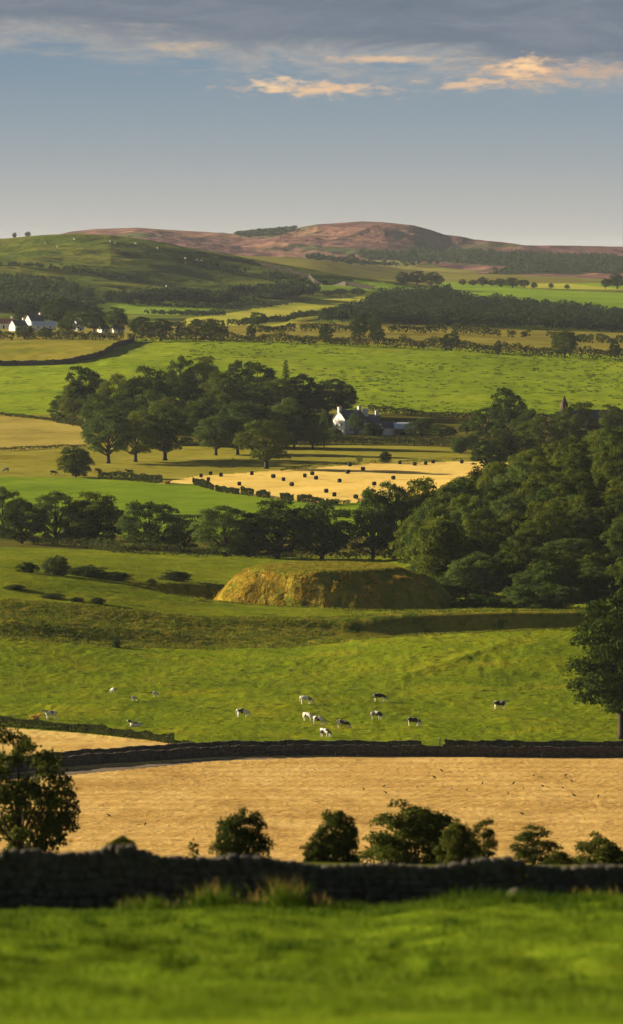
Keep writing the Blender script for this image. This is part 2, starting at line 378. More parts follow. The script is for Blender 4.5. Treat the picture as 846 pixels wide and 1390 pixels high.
def leaves(pos, nrm, size, R=rng):
    """one small bent quad per position, roughly facing nrm"""
    n = len(pos); a = R.normal(size=(n, 3)); nrm = nrm+R.normal(size=(n, 3))*.55
    nrm /= np.linalg.norm(nrm, axis=1)[:, None]+1e-9
    t = np.cross(nrm, a); t /= np.linalg.norm(t, axis=1)[:, None]+1e-9; b = np.cross(nrm, t)
    s = (size*R.uniform(.55, 1.3, n))[:, None] if not np.isscalar(size) else (size*R.uniform(.55, 1.3, n))[:, None]
    w = R.uniform(.55, .9, n)[:, None]
    v = np.stack([pos-t*s*.5, pos+b*s*w*.5+nrm*s*.12, pos+t*s*.5, pos-b*s*w*.5+nrm*s*.12], 1).reshape(-1, 3)
    f = np.arange(4*n).reshape(n, 4); return v, f

# ------------------------------------------------------------------ build the ground, field by field
def inpoly(px, row, poly):
    poly = np.array(poly, float); c = np.zeros(px.shape, bool); n = len(poly)
    for i in range(n):
        x1, y1 = poly[i]; x2, y2 = poly[(i+1) % n]
        if y1 == y2: continue
        m = ((y1 > row) != (y2 > row)) & (px < (x2-x1)*(row-y1)/(y2-y1)+x1); c ^= m
    return c
def cen(A): return (A[:-1, :-1]+A[1:, :-1]+A[:-1, 1:]+A[1:, 1:])/4
cX, cY, cP, cR = cen(Xg), cen(Yg), cen(PX), cen(ROW); cr = cen(r)
WALL = lambda p: np.interp(p, [-250, 75, 200, 290, 420, 570, 1200], [1072, 1043, 1034, 1027, 1025, 1027, 1028])
HEDG = lambda p: np.interp(p, [-250, 0, 120, 230, 300, 330], [968, 987, 996, 1008, 1017, 1022])
names = ['meadow', 'hillside', 'hay', 'hay2', 'track', 'pasture', 'rough', 'motte', 'mottetop', 'plateau', 'lowfield', 'bale', 'yellow', 'tan', 'garden',
         'upfield', 'upfield2', 'strip', 'hill', 'farfield', 'farfield2', 'vale', 'moor', 'plant']
ID = {n: i for i, n in enumerate(names)}
R_ = np.full(cX.shape, ID['meadow'])
def setr(mask, n): R_[mask] = ID[n]
jn = fbm(cX/3, cY/3, 3, 77)
setr(cY > 123, 'hillside'); setr(cY > 560, 'hay')
q = (cY > 760) & (cY < 985)
setr(q, 'pasture'); setr(q & (cR > HEDG(cP)) & (cP < 305), 'hay2')
setr((cY > 620) & (cY < 880) & (cR > WALL(cP)-1), 'hay')
setr((cY > 760) & (cY < 880) & (cR > WALL(cP)+3) & (cR < WALL(cP)+11-(cP-75)*.022) & (cP < 520), 'track')
setr((cY > 979+jn*4) & (cP < 9999), 'rough')
setr((cY > 1017+jn*3+8*sm(0, 30, cX)*0), 'plateau')
setr((cY > 1017) & (cr < 40+jn*3), 'rough')
setr((cr < 29), 'motte'); setr(cr < 16.3+jn*1.0, 'mottetop')
setr((cY > 1325+jn*6), 'garden')
setr(cY > 1425, 'lowfield')
b0 = (cY > 1425) & (cY < 2160)
setr(b0 & (cR < np.interp(cP, [-200, 130, 218, 262, 300, 380, 435, 500, 560, 1000], [646, 648, 656, 656, 666, 676, 684, 680, 672, 640])), 'yellow')
setr(b0 & inpoly(cP, cR, [(215, 657), (222, 649), (300, 644), (400, 637), (500, 629), (655, 626), (700, 630), (640, 642), (600, 662), (560, 673), (500, 681), (437, 685), (380, 677), (300, 667), (262, 657)]), 'bale')
setr(b0 & inpoly(cP, cR, [(130, 648), (220, 655), (300, 640), (200, 636)]), 'yellow')
setr(b0 & inpoly(cP, cR, [(-300, 558), (0, 562), (60, 568), (115, 577), (117, 606), (0, 611), (-300, 616)]), 'tan')
setr((cY > 1900) & (cY < 2260) & inpoly(cP, cR, [(395, 604), (655, 606), (1200, 600), (1200, 560), (430, 562), (60, 556), (115, 577), (130, 590)]), 'garden')
setr((cY > 2130) & (cR < np.interp(cP, [-300, 60, 300, 430, 600, 846], [562, 569, 565, 553, 562, 566])), 'upfield')
setr((cY > 2400) & (cR < np.interp(cP, [-300, 0, 90, 140, 182, 190], [499, 495, 494, 482, 462, 440])) & (cP < 186), 'upfield2')
setr(cY > 2745, 'strip')
q = cY > 2900
setr(q & (cP < 330) & (cR < 440), 'hill')
q = cY > 3350
setr(q, 'hill')
q = (cY > 3100) & (cY < 5700)
setr(q & inpoly(cP, cR, [(310, 425), (420, 408), (505, 401), (512, 410), (470, 425), (380, 442), (240, 441), (255, 432)]), 'farfield2')
setr(q & inpoly(cP, cR, [(130, 412), (250, 412), (300, 418), (240, 428), (180, 426), (120, 420)]), 'farfield')
setr(q & inpoly(cP, cR, [(380, 379), (430, 377), (520, 383), (565, 392), (500, 397), (420, 394), (395, 390)]), 'farfield')
setr(q & inpoly(cP, cR, [(560, 391), (640, 388), (720, 392), (846, 398), (1200, 400), (1200, 432), (846, 426), (740, 412), (640, 402)]), 'farfield')
setr((cY > 4900) & (cP > 150), 'vale'); setr((cY > 4850) & (cP <= 150), 'moor')
setr((cY > 4850) & (cY < 5650) & (cP > 590), 'farfield'); setr((cY > 4850) & (cY < 5650) & inpoly(cP, cR, [(700, 386), (760, 384), (846, 392), (846, 400), (740, 399)]), 'farfield2')
setr((cY > 6500) & (cP < 430+fbm(cX/150, cY/300, 2, 3)*60), 'moor')
setr((cY > 7600-900*sm(560, 700, cP)+fbm(cX/200, cY/300, 3, 8)*350), 'moor')
setr((cY > 7000) & inpoly(cP, cR+fbm(cX/60, cY/90, 2, 4)*1.5, [(480, 344), (560, 338), (680, 341), (846, 348), (1200, 350), (1200, 380), (846, 376), (700, 384), (640, 378), (690, 362), (600, 356), (500, 352)]), 'plant')
setr((cY > 7000) & inpoly(cP, cR, [(318, 318), (345, 311), (405, 308), (398, 314), (370, 320), (335, 322)]), 'plant')
GN = {'meadow': 'meadow', 'hillside': 'hillside', 'hay': 'hay_field', 'hay2': 'hay_field', 'track': 'farm_track', 'pasture': 'pasture', 'rough': 'grass_bank',
      'motte': 'motte_slope', 'mottetop': 'motte_top', 'plateau': 'pasture', 'lowfield': 'green_field', 'bale': 'stubble_field', 'yellow': 'pasture', 'tan': 'pasture',
      'garden': 'rough_ground', 'upfield': 'green_field', 'upfield2': 'green_field', 'strip': 'pasture', 'hill': 'hill', 'farfield': 'green_field',
      'farfield2': 'hay_field', 'vale': 'valley', 'moor': 'moorland', 'plant': 'forest_floor'}
Vall = np.stack([Xg, Yg, Z], -1).reshape(-1, 3)
idx = np.arange(NR*NC).reshape(NR, NC)
FQ = np.stack([idx[:-1, :-1], idx[:-1, 1:], idx[1:, 1:], idx[1:, :-1]], -1)
for n, i in ID.items():
    fq = FQ[R_ == i]
    if not len(fq): continue
    uq, inv = np.unique(fq, return_inverse=True)
    o = ob(GN[n], mesh_np(GN[n], Vall[uq], inv.reshape(-1, 4), M[n], True)); tag(o, kind='structure')
# a broad apron so that the ground reaches past the hills on every side
def apron():
    mb = MB(); W = 16000; far = 30000
    xL = us[0]*(Ys+150); xR = us[-1]*(Ys+150)
    st = list(range(0, NR, 12))+[NR-1]
    vs = []; fs = []
    for k, i in enumerate(st):
        vs += [(-W, Ys[i], Z[i, 0]-2), (xL[i], Ys[i], Z[i, 0]-.02), (xR[i], Ys[i], Z[i, -1]-.02), (W, Ys[i], Z[i, -1]-2)]
        if k:
            a = 4*(k-1); fs += [(a, a+1, a+5, a+4), (a+2, a+3, a+7, a+6)]
    n = len(vs); k = 4*(len(st)-1)
    vs += [(-W, far, 20), (W, far, 20), (-W, -3000, 70), (W, -3000, 70)]
    fs += [(k, k+1, k+2, k+3, n+1, n), (n+2, n+3, 3, 2, 1, 0)]
    mb.add(vs, fs); return tag(mb.obj('terrain', M['vale']), kind='structure')
apron()

# ------------------------------------------------------------------ trees
def make_tree(seed, kind='broad', nleaf=7000):
    R = np.random.default_rng(seed); rr = random.Random(seed)
    lobes = []
    if kind == 'broad': cz, rx, rz_, n, lr = .53, .37, .47, 52, (.06, .125)
    elif kind == 'tall': cz, rx, rz_, n, lr = .56, .25, .44, 36, (.06, .11)
    elif kind == 'bush': cz, rx, rz_, n, lr = .40, .50, .50, 90, (.08, .14)
    elif kind == 'sparse': cz, rx, rz_, n, lr = .46, .30, .52, 46, (.04, .085)
    elif kind == 'lean': cz, rx, rz_, n, lr = .52, .27, .48, 50, (.05, .10)
    else: cz, rx, rz_, n, lr = .5, .16, .48, 22, (.05, .09)
    sk = [rr.uniform(-.1, .1) for _ in range(4)]
    for i in range(n):
        th = i*2.39996+rr.uniform(-.5, .5); s = 1-2*(i+.5)/n; s += rr.uniform(-.1, .1); s = max(-1, min(1, s))
        q = math.sqrt(max(0, 1-s*s)); k = rr.uniform(.35 if kind == 'bush' else .6, .97)
        if kind == 'conifer':
            z = .12+.86*(i+.5)/n; w = .20*(1-z)+.02; lobes.append((math.cos(th)*w*.8, math.sin(th)*w*.8, z, .05+.13*(1-z))); continue
        q = q**(.6 if s < 0 and kind != 'sparse' else 1); x = math.cos(th)*q*rx*k*(1+sk[0]*math.cos(2*th)); y = math.sin(th)*q*rx*k; z = cz+s*rz_*max(k, .75)*(.92 if s < 0 else 1)
        lobes.append((x+sk[1]*(z-.3)*.6, y, max(z, .12 if kind not in ('bush', 'sparse') else .05), rr.uniform(*lr)*(1.15-.35*abs(s))))
    tot = sum(l[3]**2 for l in lobes); P = []; N = []
    for (x, y, z, q) in lobes:
        m = int(nleaf*q*q/tot); d = R.normal(size=(m, 3)); d /= np.linalg.norm(d, axis=1)[:, None]
        d[:, 2] = np.where(d[:, 2] < -.35, -d[:, 2]*.6, d[:, 2])
        rad = q*(.62+.42*R.uniform(0, 1, m)**.6)*(1+.28*fbm(d[:, 0]*2.2+x*9, d[:, 1]*2.2+d[:, 2]*1.7+z*9, 2, seed))
        P.append(np.array([x, y, z])+d*rad[:, None]*np.array([1.1, 1.1, .85])); N.append(d)
    P = np.concatenate(P); N = np.concatenate(N); P[:, 2] *= 1/np.quantile(P[:, 2], .998); P[:, 2] = np.clip(P[:, 2], .03, None)
    # thin stray sprigs break the outline
    m = nleaf//14; i = R.integers(0, len(P), m); Q = P[i]+N[i]*R.uniform(.01, .05, (m, 1)); P = np.concatenate([P, Q]); N = np.concatenate([N, N[i]])
    sz = {'broad': .026, 'tall': .023, 'bush': .036, 'sparse': .028, 'lean': .020, 'conifer': .026}[kind]
    v, f = leaves(P, N, sz, R)
    me_c = mesh_np('crown', v, f, LEAF)
    mb = MB(); tr = {'broad': .028, 'tall': .02, 'bush': .02, 'sparse': .014, 'lean': .026, 'conifer': .016}[kind]
    top = (sk[1]*.2, 0, cz*.95)
    mb.tube([(0, 0, -.03), (.004, 0, .04), (sk[2]*.05, 0, cz*.45), top, (top[0], top[1], cz+rz_*.6)], [tr*1.7, tr*1.1, tr*.85, tr*.6, tr*.15], 8)
    for (x, y, z, q) in lobes[::3]:
        z0 = max(.14, z*.45) if kind != 'bush' else .05
        mb.tube([(sk[2]*.04, 0, z0), (x*.45, y*.45, z0+(z-z0)*.45), (x*.9, y*.9, z)], [tr*.5, tr*.32, tr*.1], 5)
    return me_c, mb.mesh('trunk', BARK, True)
PROTO = {}
def proto(kind, i, leafm):
    key = (kind, i, leafm.name)
    if key in PROTO: return PROTO[key]
    base = ('mesh', kind, i)
    if base not in PROTO: PROTO[base] = make_tree(100+i*13+sum(map(ord, kind)), kind, {'broad': 13000, 'tall': 9000, 'bush': 15000, 'sparse': 6500, 'lean': 20000, 'conifer': 5000}[kind])
    c, t = PROTO[base]; c2 = c.copy(); c2.materials[0] = leafm
    PROTO[key] = (c2, t, float(np.quantile([math.hypot(v.co.x, v.co.y) for v in list(c.vertices)[::7]], .95))); return PROTO[key]
NV = {'broad': 6, 'tall': 3, 'bush': 5, 'sparse': 2, 'lean': 1, 'conifer': 1}
cnt = [0]
def tree(X, Y, h, w, kind='broad', leafm=LEAF, label='', cat='tree', group=None, name=None, sink=0., var=None):
    cnt[0] += 1; i = (cnt[0]*7) % NV[kind] if var is None else var
    c, t, hw = proto(kind, i, leafm)
    nmx = name or {'bush': 'bush', 'conifer': 'conifer_tree'}.get(kind, 'broadleaf_tree')
    e = empty(nmx, (X, Y, float(H(X, Y))-sink), random.uniform(0, 6.28))
    s = w/(2*hw); e.scale = (s, s, h)
    ob('trunk', t, e); ob('crown', c, e)
    return tag(e, label, cat, group)
def ptree(px, top, base, w, y0=1300, y1=9000, **k):
    X, Y, z = ground_at(px, base, y0, y1); return tree(X, Y, (base-top)/F*Y, w/F*Y, **k)

# hedgerow of big trees across the middle
G1 = 'trees along the middle hedgerow'
for px, top, base, w, lab, lm, kd in [
    (4, 655, 731, 50, 'tall dark tree cut by the left edge of the photo in the middle hedgerow', LEAF_D, 'broad'),
    (30, 672, 738, 52, 'low rounded tree second from the left in the middle hedgerow', LEAF, 'broad'),
    (76, 660, 740, 66, 'pale leaved broad tree third from the left in the middle hedgerow', LEAF_P, 'broad'),
    (112, 672, 742, 44, 'small pale tree between two big crowns in the left half of the middle hedgerow', LEAF_P, 'broad'),
    (133, 660, 743, 78, 'largest dark tree in the left half of the middle hedgerow', LEAF, 'broad'),
    (203, 673, 749, 74, 'domed tree on its own in the middle hedgerow below the round bush', LEAF_P, 'broad'),
    (250, 698, 750, 40, 'small dark tree between two taller ones in the middle hedgerow', LEAF, 'broad'),
    (306, 682, 759, 74, 'open crowned tree with a visible trunk left of centre in the middle hedgerow', LEAF_P, 'broad'),
    (338, 704, 758, 40, 'small tree right beside the open crowned tree in the middle hedgerow', LEAF_P, 'broad'),
    (377, 680, 767, 82, 'tall trunked spreading tree in the middle hedgerow above the mound', LEAF, 'broad'),
    (437, 682, 770, 80, 'wide pale tree in the middle hedgerow directly above the flat top of the mound', LEAF_P, 'broad'),
    (506, 668, 772, 52, 'tall slim dark tree at the left tip of the wood on the right', LEAF_D, 'broad'),
    (535, 663, 775, 54, 'tall dark tree second from the left tip of the wood on the right', LEAF_D, 'broad'),
    (569, 664, 778, 58, 'tall tree with see-through crown third from the left tip of the wood', LEAF, 'broad')]:
    ptree(px, top, base, w*1.2, y0=1290, y1=1500, label=lab, leafm=lm, kind=kd, group=G1, sink=1.5)
# the grove left of the farmhouse
for px, top, base, w, lab, lm, kd in [
    (147, 556, 629, 70, 'leftmost tree of the front three standing in the pasture edge of the grove, olive tinged', LEAF_P, 'broad'),
    (184, 558, 627, 66, 'middle tree of the front three at the pasture edge of the grove', LEAF, 'broad'),
    (224, 552, 625, 80, 'broad dark tree, rightmost of the front three at the pasture edge of the grove', LEAF_D, 'broad'),
    (293, 565, 618, 58, 'rounded tree with a short visible trunk right of the front three', LEAF_P, 'broad'),
    (323, 550, 617, 56, 'taller tree just right of the rounded short trunked tree by the pasture', LEAF_P, 'broad'),
    (362, 571, 636, 78, 'broad green tree standing forward of the grove above the bale field', LEAF, 'broad'),
    (103, 606, 648, 46, 'round bushy tree alone at the hedge end left of the pasture cattle', LEAF, 'bush'),
    (388, 541, 609, 54, 'pale feathery tree at the right front of the grove', LEAF_P, 'broad'),
    (388, 490, 560, 20, 'pointed brownish conifer rising from the back of the grove', LEAF_D, 'conifer'),
    (440, 556, 608, 22, 'thin bare looking conifer just left of the white farmhouse', LEAF_P, 'conifer')]:
    ptree(px, top, base, w, y0=1600, y1=2600, label=lab, leafm=lm, kind=kd, name='bush' if kd == 'bush' else None)
GG = 'trees packed in the grove left of the farmhouse'; LG = 'broadleaf tree packed among others in the dark grove left of the white farmhouse'
for px, top, base, w in [(120, 498, 575, 60), (85, 537, 572, 42), (100, 520, 576, 44), (158, 508, 585, 56), (210, 498, 590, 70), (185, 515, 590, 60), (243, 484, 560, 44), (275, 484, 560, 50), (256, 510, 585, 66),
                         (300, 505, 575, 66), (320, 490, 565, 46), (350, 492, 566, 60), (340, 520, 572, 62), (380, 515, 570, 60), (410, 508, 568, 50), (420, 530, 570, 50), (445, 515, 566, 52),
                         (466, 518, 566, 40), (138, 535, 600, 60), (170, 545, 602, 60), (230, 540, 604, 64), (270, 540, 606, 60), (300, 545, 607, 52), (345, 548, 608, 56), (400, 555, 609, 44), (425, 562, 609, 34), (205, 530, 598, 60), (372, 535, 568, 50), (395, 525, 566, 50), (330, 545, 609, 50)]:
    ptree(px+random.uniform(-3, 3), top, base, w, y0=1900, y1=2700, label=LG, leafm=random.choice([LEAF_D, LEAF_D, LEAF]), kind='broad', group=GG)

# around the farm buildings on the valley floor
G2 = 'garden trees and bushes round the farm buildings'
for px, top, base, w, lab, kd, lm in [
    (484, 561, 591, 22, 'bushy green tree covering the middle of the white farmhouse', 'broad', LEAF_P),
    (455, 580, 600, 22, 'grey green bush right under the white farmhouse gable', 'bush', LEAF_P),
    (505, 573, 592, 26, 'dark bush between the white farmhouse and the low barn', 'bush', LEAF_D),
    (572, 568, 594, 44, 'dark spreading tree right of the pale barn roof', 'broad', LEAF_D),
    (600, 576, 596, 38, 'dark low tree second to the right of the pale barn roof', 'broad', LEAF_D),
    (634, 571, 590, 26, 'small tree at the left foot of the tall dark tree group', 'broad', LEAF_D),
    (625, 593, 616, 28, 'round green bush alone at the right end of the garden hedge above the bale field', 'bush', LEAF_P),
    (640, 588, 610, 22, 'small bush beside the round green bush above the bale field', 'bush', LEAF),
    (523, 613, 628, 16, 'little round bush standing on the upper edge of the bale field', 'bush', LEAF),
    (488, 618, 628, 10, 'tiny sapling on the upper edge of the bale field', 'sparse', LEAF),
    (316, 621, 636, 5, 'tiny thorn tree in the dry pasture above the bale field', 'sparse', LEAF)]:
    ptree(px, top, base, w, y0=1600, y1=2600, label=lab, leafm=lm, kind=kd, group=G2)
for px, top, base, w, lab, lm, kd in [
    (660, 553, 604, 46, 'dark tree at the left of the tall group below the right hand hill field', LEAF_D, 'broad'),
    (691, 527, 610, 52, 'tallest dark tree with a narrow head beside the right hand wood', LEAF_D, 'broad'),
    (716, 556, 612, 44, 'rounded tree just right of the tallest dark tree', LEAF_D, 'broad'),
    (735, 566, 622, 60, 'broad olive tree between the tallest dark tree and the spire', LEAF, 'broad'),
    (677, 582, 640, 54, 'tree in front of the tallest dark tree at the top of the wood', LEAF, 'broad'),
    (762, 556, 605, 40, 'pale tree under the stone spire', LEAF_P, 'broad'),
    (786, 546, 606, 56, 'wide tree just right of the stone spire', LEAF, 'broad'),
    (834, 550, 604, 44, 'tree right of the long slate roof at the right edge', LEAF, 'broad'),
    (815, 576, 606, 40, 'low bushy tree below the long slate roof', LEAF, 'bush'),
    (660, 598, 645, 50, 'tree at the left shoulder of the wood near the bale field', LEAF_D, 'broad'),
    (708, 590, 640, 56, 'dark tree on the crest of the wood under the tall group', LEAF, 'broad')]:
    ptree(px, top, base, w, y0=1700, y1=2600, label=lab, leafm=lm, kind=kd)
# the wood on the right, tree by tree
GW = 'trees of the hillside wood on the right'; LW = 'broadleaf tree crowded into the hillside wood at the right of the mound'
nw = 0; Yw = 1092.
while Yw < 1480:
    st = 7.6+(Yw-1092)*.006
    Xw = 20.
    while Xw < .074*Yw+10:
        x = Xw+random.uniform(-2.6, 2.6); y = Yw+random.uniform(-4, 4)
        g = float(H(x, y)); hh = random.uniform(8.5, 15.5); p, rw = project(x, y, g+hh)
        left = np.interp(y, [1090, 1130, 1200, 1300, 1350, 1480], [35, 26, 24, 26, 30, 44])
        top_lim = np.interp(p, [540, 600, 650, 700, 760, 846, 900], [664, 662, 640, 618, 598, 579, 572])
        if rw < top_lim: hh -= (top_lim-rw)*y/F
        if x > left and hh > 5.5 and nw < 285:
            nw += 1; w = random.uniform(7., 12.); edge_row = y < 1128 or x < left+7
            if y < 1128: hh *= .72
            tree(x, y, hh, w*(1.15 if edge_row else 1), 'bush' if edge_row else 'broad', random.choice([LEAF_W, LEAF_W, LEAF, LEAF_P]), LW, group=GW)
        Xw += st
    Yw += 12.5
print('wood trees', nw)
for px, Yd, h_, w_, lab in [(578, 1150, 5, 9, 'low scrub bush at the left foot of the wood behind the mound'), (650, 1070, 4, 10, 'scrub bush at the lower edge of the wood by the dark bank'),
                            (712, 1066, 4.5, 9, 'rounded scrub bush in the middle of the lower edge of the wood'), (752, 1064, 5, 12, 'brownish scrub bush at the lower right edge of the wood'), (600, 1100, 4, 8, 'small scrub bush between the mound and the wood')]:
    tree(float(xr(Yd, px)), Yd, h_, w_, 'bush', LEAF_P, lab, 'bush')
# big tree at the right edge of the cow pasture, and its neighbour below the bank
X, Y, z = ground_at(834, 1003, 790, 900)
tree(X+1.2, Y, 25.5, 17, 'lean', LEAF, 'very tall leafy tree with a thick trunk at the right edge of the cow pasture', sink=.3)
X, Y, z = ground_at(862, 1000, 790, 900)
tree(X, Y+4, 22, 13, 'broad', LEAF_D, 'dark tree half outside the right edge behind the very tall tree')

# foreground shrubs below the dry stone wall
GF = 'shrubs just behind the dry stone wall'
for px, top, w, Yd, kd, lab, lm in [
    (26, 984, 140, 235, 'broad', 'large dark tree at the lower left edge behind the dry stone wall', LEAF_N),
    (163, 1124, 48, 165, 'bush', 'low spiky bush behind the wall, right of the large dark tree', LEAF_N),
    (262, 1130, 18, 200, 'sparse', 'tiny sapling poking above the left part of the wall', LEAF_N),
    (326, 1091, 72, 212, 'bush', 'round dense bush behind the left half of the wall', LEAF_N),
    (428, 1128, 34, 190, 'bush', 'low bush left of the pointed bush at the middle of the wall', LEAF_N),
    (458, 1093, 62, 212, 'bush', 'pointed bush behind the middle of the wall', LEAF_N),
    (566, 1083, 132, 225, 'bush', 'widest bush behind the wall right of centre', LEAF_N),
    (622, 1106, 54, 212, 'bush', 'drooping bush joined to the right side of the widest bush', LEAF_N),
    (657, 1103, 40, 215, 'tall', 'upright narrow shrub right of the widest bush', LEAF_N),
    (727, 1114, 64, 235, 'tall', 'feathery young tree with open branches behind the right part of the wall', LEAF_N),
    (760, 1148, 40, 225, 'bush', 'low bush between the feathery young tree and the right edge', LEAF_N),
    (818, 1127, 84, 258, 'bush', 'dense bush at the right edge behind the wall', LEAF_N)]:
    Xf = float(xr(Yd, px)); g = float(H(Xf, Yd)); h = float(zr(Yd, top))-g
    tree(Xf, Yd, h, w/F*Yd*1.06, kd, lm, lab, 'bush' if kd == 'bush' else 'tree', GF, name='shrub' if kd in ('bush',) else ('sapling' if kd == 'sparse' else None), sink=.25)
# rushes and thorn bushes on the bailey, scattered field bushes
for px, base, w, h_, lab in [(38, 777, 30, 11, 'low dark rush clump at the left of the bailey'), (76, 780, 40, 20, 'tallest thorn bush on the left of the bailey'), (118, 783, 54, 12, 'long low thorn thicket beside the tallest thorn bush'),
                            (156, 788, 48, 9, 'flat thorn thicket in the middle of the bailey'), (238, 788, 44, 10, 'dark thorn patch above the ditch beside the mound'), (132, 820, 24, 7, 'small dark rush clump at the brow of the bank'),
                            (70, 812, 34, 5, 'very low rush patch at the left brow of the bank'), (105, 817, 20, 5, 'tiny rush tuft beside the small dark clump at the brow'), (158, 879, 13, 9, 'little dark thorn bush at the foot of the bank'),
                            (205, 792, 16, 5, 'tiny thorn tuft left of the dark thorn patch'), (20, 800, 30, 5, 'flat rush patch at the far left of the bailey brow')]:
    X, Y, z = ground_at(px, base, 960 if base > 850 else 1012, 1320); tree(X, Y, h_/F*Y*1.6, w/F*Y, 'bush', RUSH, lab, 'bush', 'thorns and rushes on the bailey', name='thorn_bush', sink=h_/F*Y*.3)

# ------------------------------------------------------------------ hedges
def path_pts(pts, y0, y1, step):
    W_ = [ground_at(p[0], p[1], y0, y1) for p in pts]; out = []
    for a, b in zip(W_[:-1], W_[1:]):
        L = math.hypot(b[0]-a[0], b[1]-a[1]); n = max(1, int(L/step))
        out += [(a[0]+(b[0]-a[0])*i/n, a[1]+(b[1]-a[1])*i/n) for i in range(n)]
    out.append(W_[-1][:2]); return np.array(out)
def hedge(pts, y0, y1, h, w, leaf, dens, label, gaps=0., mat=HEDGE, seed=1, group=None, name='hedge', lump=1.):
    R = np.random.default_rng(seed); P = path_pts(pts, y0, y1, .5); n = int(len(P)*.5*dens)
    t = R.uniform(0, len(P)-1.001, n); i = t.astype(int); f = (t-i)[:, None]; q = P[i]*(1-f)+P[i+1]*f
    s = t*.5; hh = h*(.72+.5*vn(s/2.5/lump, s*0+seed, seed)+.35*vn(s/9, s*0, seed+3)*lump)
    if gaps: keep = vn(s/4, s*0+3.3, seed+8) > gaps; q, s, hh, n = q[keep], s[keep], hh[keep], int(keep.sum())
    a = R.uniform(0, math.pi, n); d = np.stack([np.cos(a), np.sin(a)], 1); k = R.uniform(.75, 1.05, n)
    nrm2 = np.stack([R.normal(size=n)*.5, d[:, 0], d[:, 1]+.2], 1)
    X = q[:, 0]+R.normal(size=n)*.25*leaf; Y = q[:, 1]+d[:, 0]*w*.5*k; z0 = H(q[:, 0], q[:, 1])
    Zp = z0+np.clip(d[:, 1]**.6*hh*k, .05, None)
    pos = np.stack([X, Y, Zp], 1); c0 = pos.mean(0); v, fc = leaves(pos-c0, nrm2, leaf, R)
    o = ob(name, mesh_np(name, v, fc, mat), loc=c0); return tag(o, label, 'hedge', group)
hedge([(-40, 982), (0, 985), (60, 990), (120, 995), (200, 1004), (236, 1010)], 780, 960, 1.35, 1.8, .30, 170, 'clipped dark hedge between the cow pasture and the small hay strip at left', seed=3)
hedge([(236, 1010), (290, 1015)], 780, 900, .6, .8, .25, 60, 'thin low end of hedge tapering towards the lane wall', seed=4, gaps=.4)
hedge([(45, 739), (120, 745), (170, 752), (240, 760), (330, 768), (420, 773)], 1290, 1420, 2.3, 3.5, .5, 60, 'long dark hedge under the row of trees behind the bailey', seed=5)
hedge([(420, 773), (480, 776), (600, 790)], 1290, 1420, 2.0, 3, .5, 50, 'hedge behind the flat topped mound joining the wood', seed=6)
hedge([(-40, 725), (0, 728), (45, 737)], 1290, 1460, 2.0, 3, .5, 50, 'short hedge under the two leftmost trees', seed=7)
hedge([(133, 650), (178, 653), (220, 657)], 1500, 1900, 2.2, 2.6, .5, 70, 'trimmed hedge left of the bale field gateway', seed=8)
hedge([(262, 658), (300, 668), (345, 674), (385, 679), (440, 686)], 1450, 1800, 1.9, 3, .5, 80, 'row of clipped hedge bushes along the lower edge of the bale field', seed=9, gaps=.30, lump=1.1)
hedge([(440, 686), (500, 683), (560, 676)], 1450, 1800, 1.2, 2, .45, 40, 'low scrubby hedge at the lower right corner of the bale field', seed=19, gaps=.4)
hedge([(230, 707), (330, 705), (420, 702), (500, 700)], 1400, 1640, 1.5, 2, .5, 50, 'dark hedge glimpsed behind the crowns in the green field', seed=10)
hedge([(395, 605), (450, 603), (520, 604), (600, 606), (650, 610)], 1850, 2100, 2.6, 6, .6, 60, 'bushy garden hedge between the farmhouse and the bale field', seed=11, gaps=.15, lump=1.5)
hedge([(-60, 562), (0, 564), (60, 570), (115, 579)], 2050, 2200, 1.1, 1.5, .5, 30, 'dark hedge line above the tan pasture at left', seed=12)
hedge([(-60, 613), (0, 612), (60, 609), (118, 607)], 1700, 2100, 1.0, 1.5, .5, 30, 'dark hedge line below the tan pasture at left', seed=13)
hedge([(70, 572), (110, 580), (120, 590)], 2000, 2250, 2.4, 4, .6, 50, 'rough hedge at the left foot of the grove', seed=14)
hedge([(380, 640), (430, 633), (500, 629), (580, 627), (650, 625)], 1600, 2000, .8, 1, .4, 16, 'thin broken hedge along the upper edge of the bale field', seed=15, gaps=.35)
hedge([(-60, 461), (0, 461), (90, 461), (180, 462)], 2600, 2860, 3.6, 6, 1.0, 34, 'far hedge along the top of the left hill field', seed=16, gaps=.1, mat=HEDGE)
hedge([(180, 463), (270, 463), (350, 465), (440, 468), (500, 470)], 2600, 2860, 3.6, 6, 1.0, 34, 'far hedge along the crest of the middle hill field', seed=17, lump=1.3)
hedge([(500, 470), (580, 474), (660, 480), (740, 484), (900, 489)], 2600, 2860, 4.2, 6, 1.0, 36, 'far hedge along the crest of the right hand hill field', seed=18, lump=1.5)
hedge([(500, 560), (600, 568), (660, 568), (780, 570), (900, 572)], 2050, 2260, 2.4, 3, .7, 40, 'shaded hedge at the foot of the bright hill field', seed=20)
hedge([(350, 452), (430, 449), (520, 451), (640, 455), (760, 462), (900, 468)], 2900, 3500, 3.5, 6, 1.2, 20, 'distant hedge across the olive strip below the dark plantation', seed=21, gaps=.3, lump=1.4)
hedge([(230, 445), (330, 442), (420, 430), (500, 421)], 3200, 4400, 3, 7, 1.3, 18, 'distant scrubby hedge under the yellow hill field', seed=22, gaps=.3, lump=1.5)
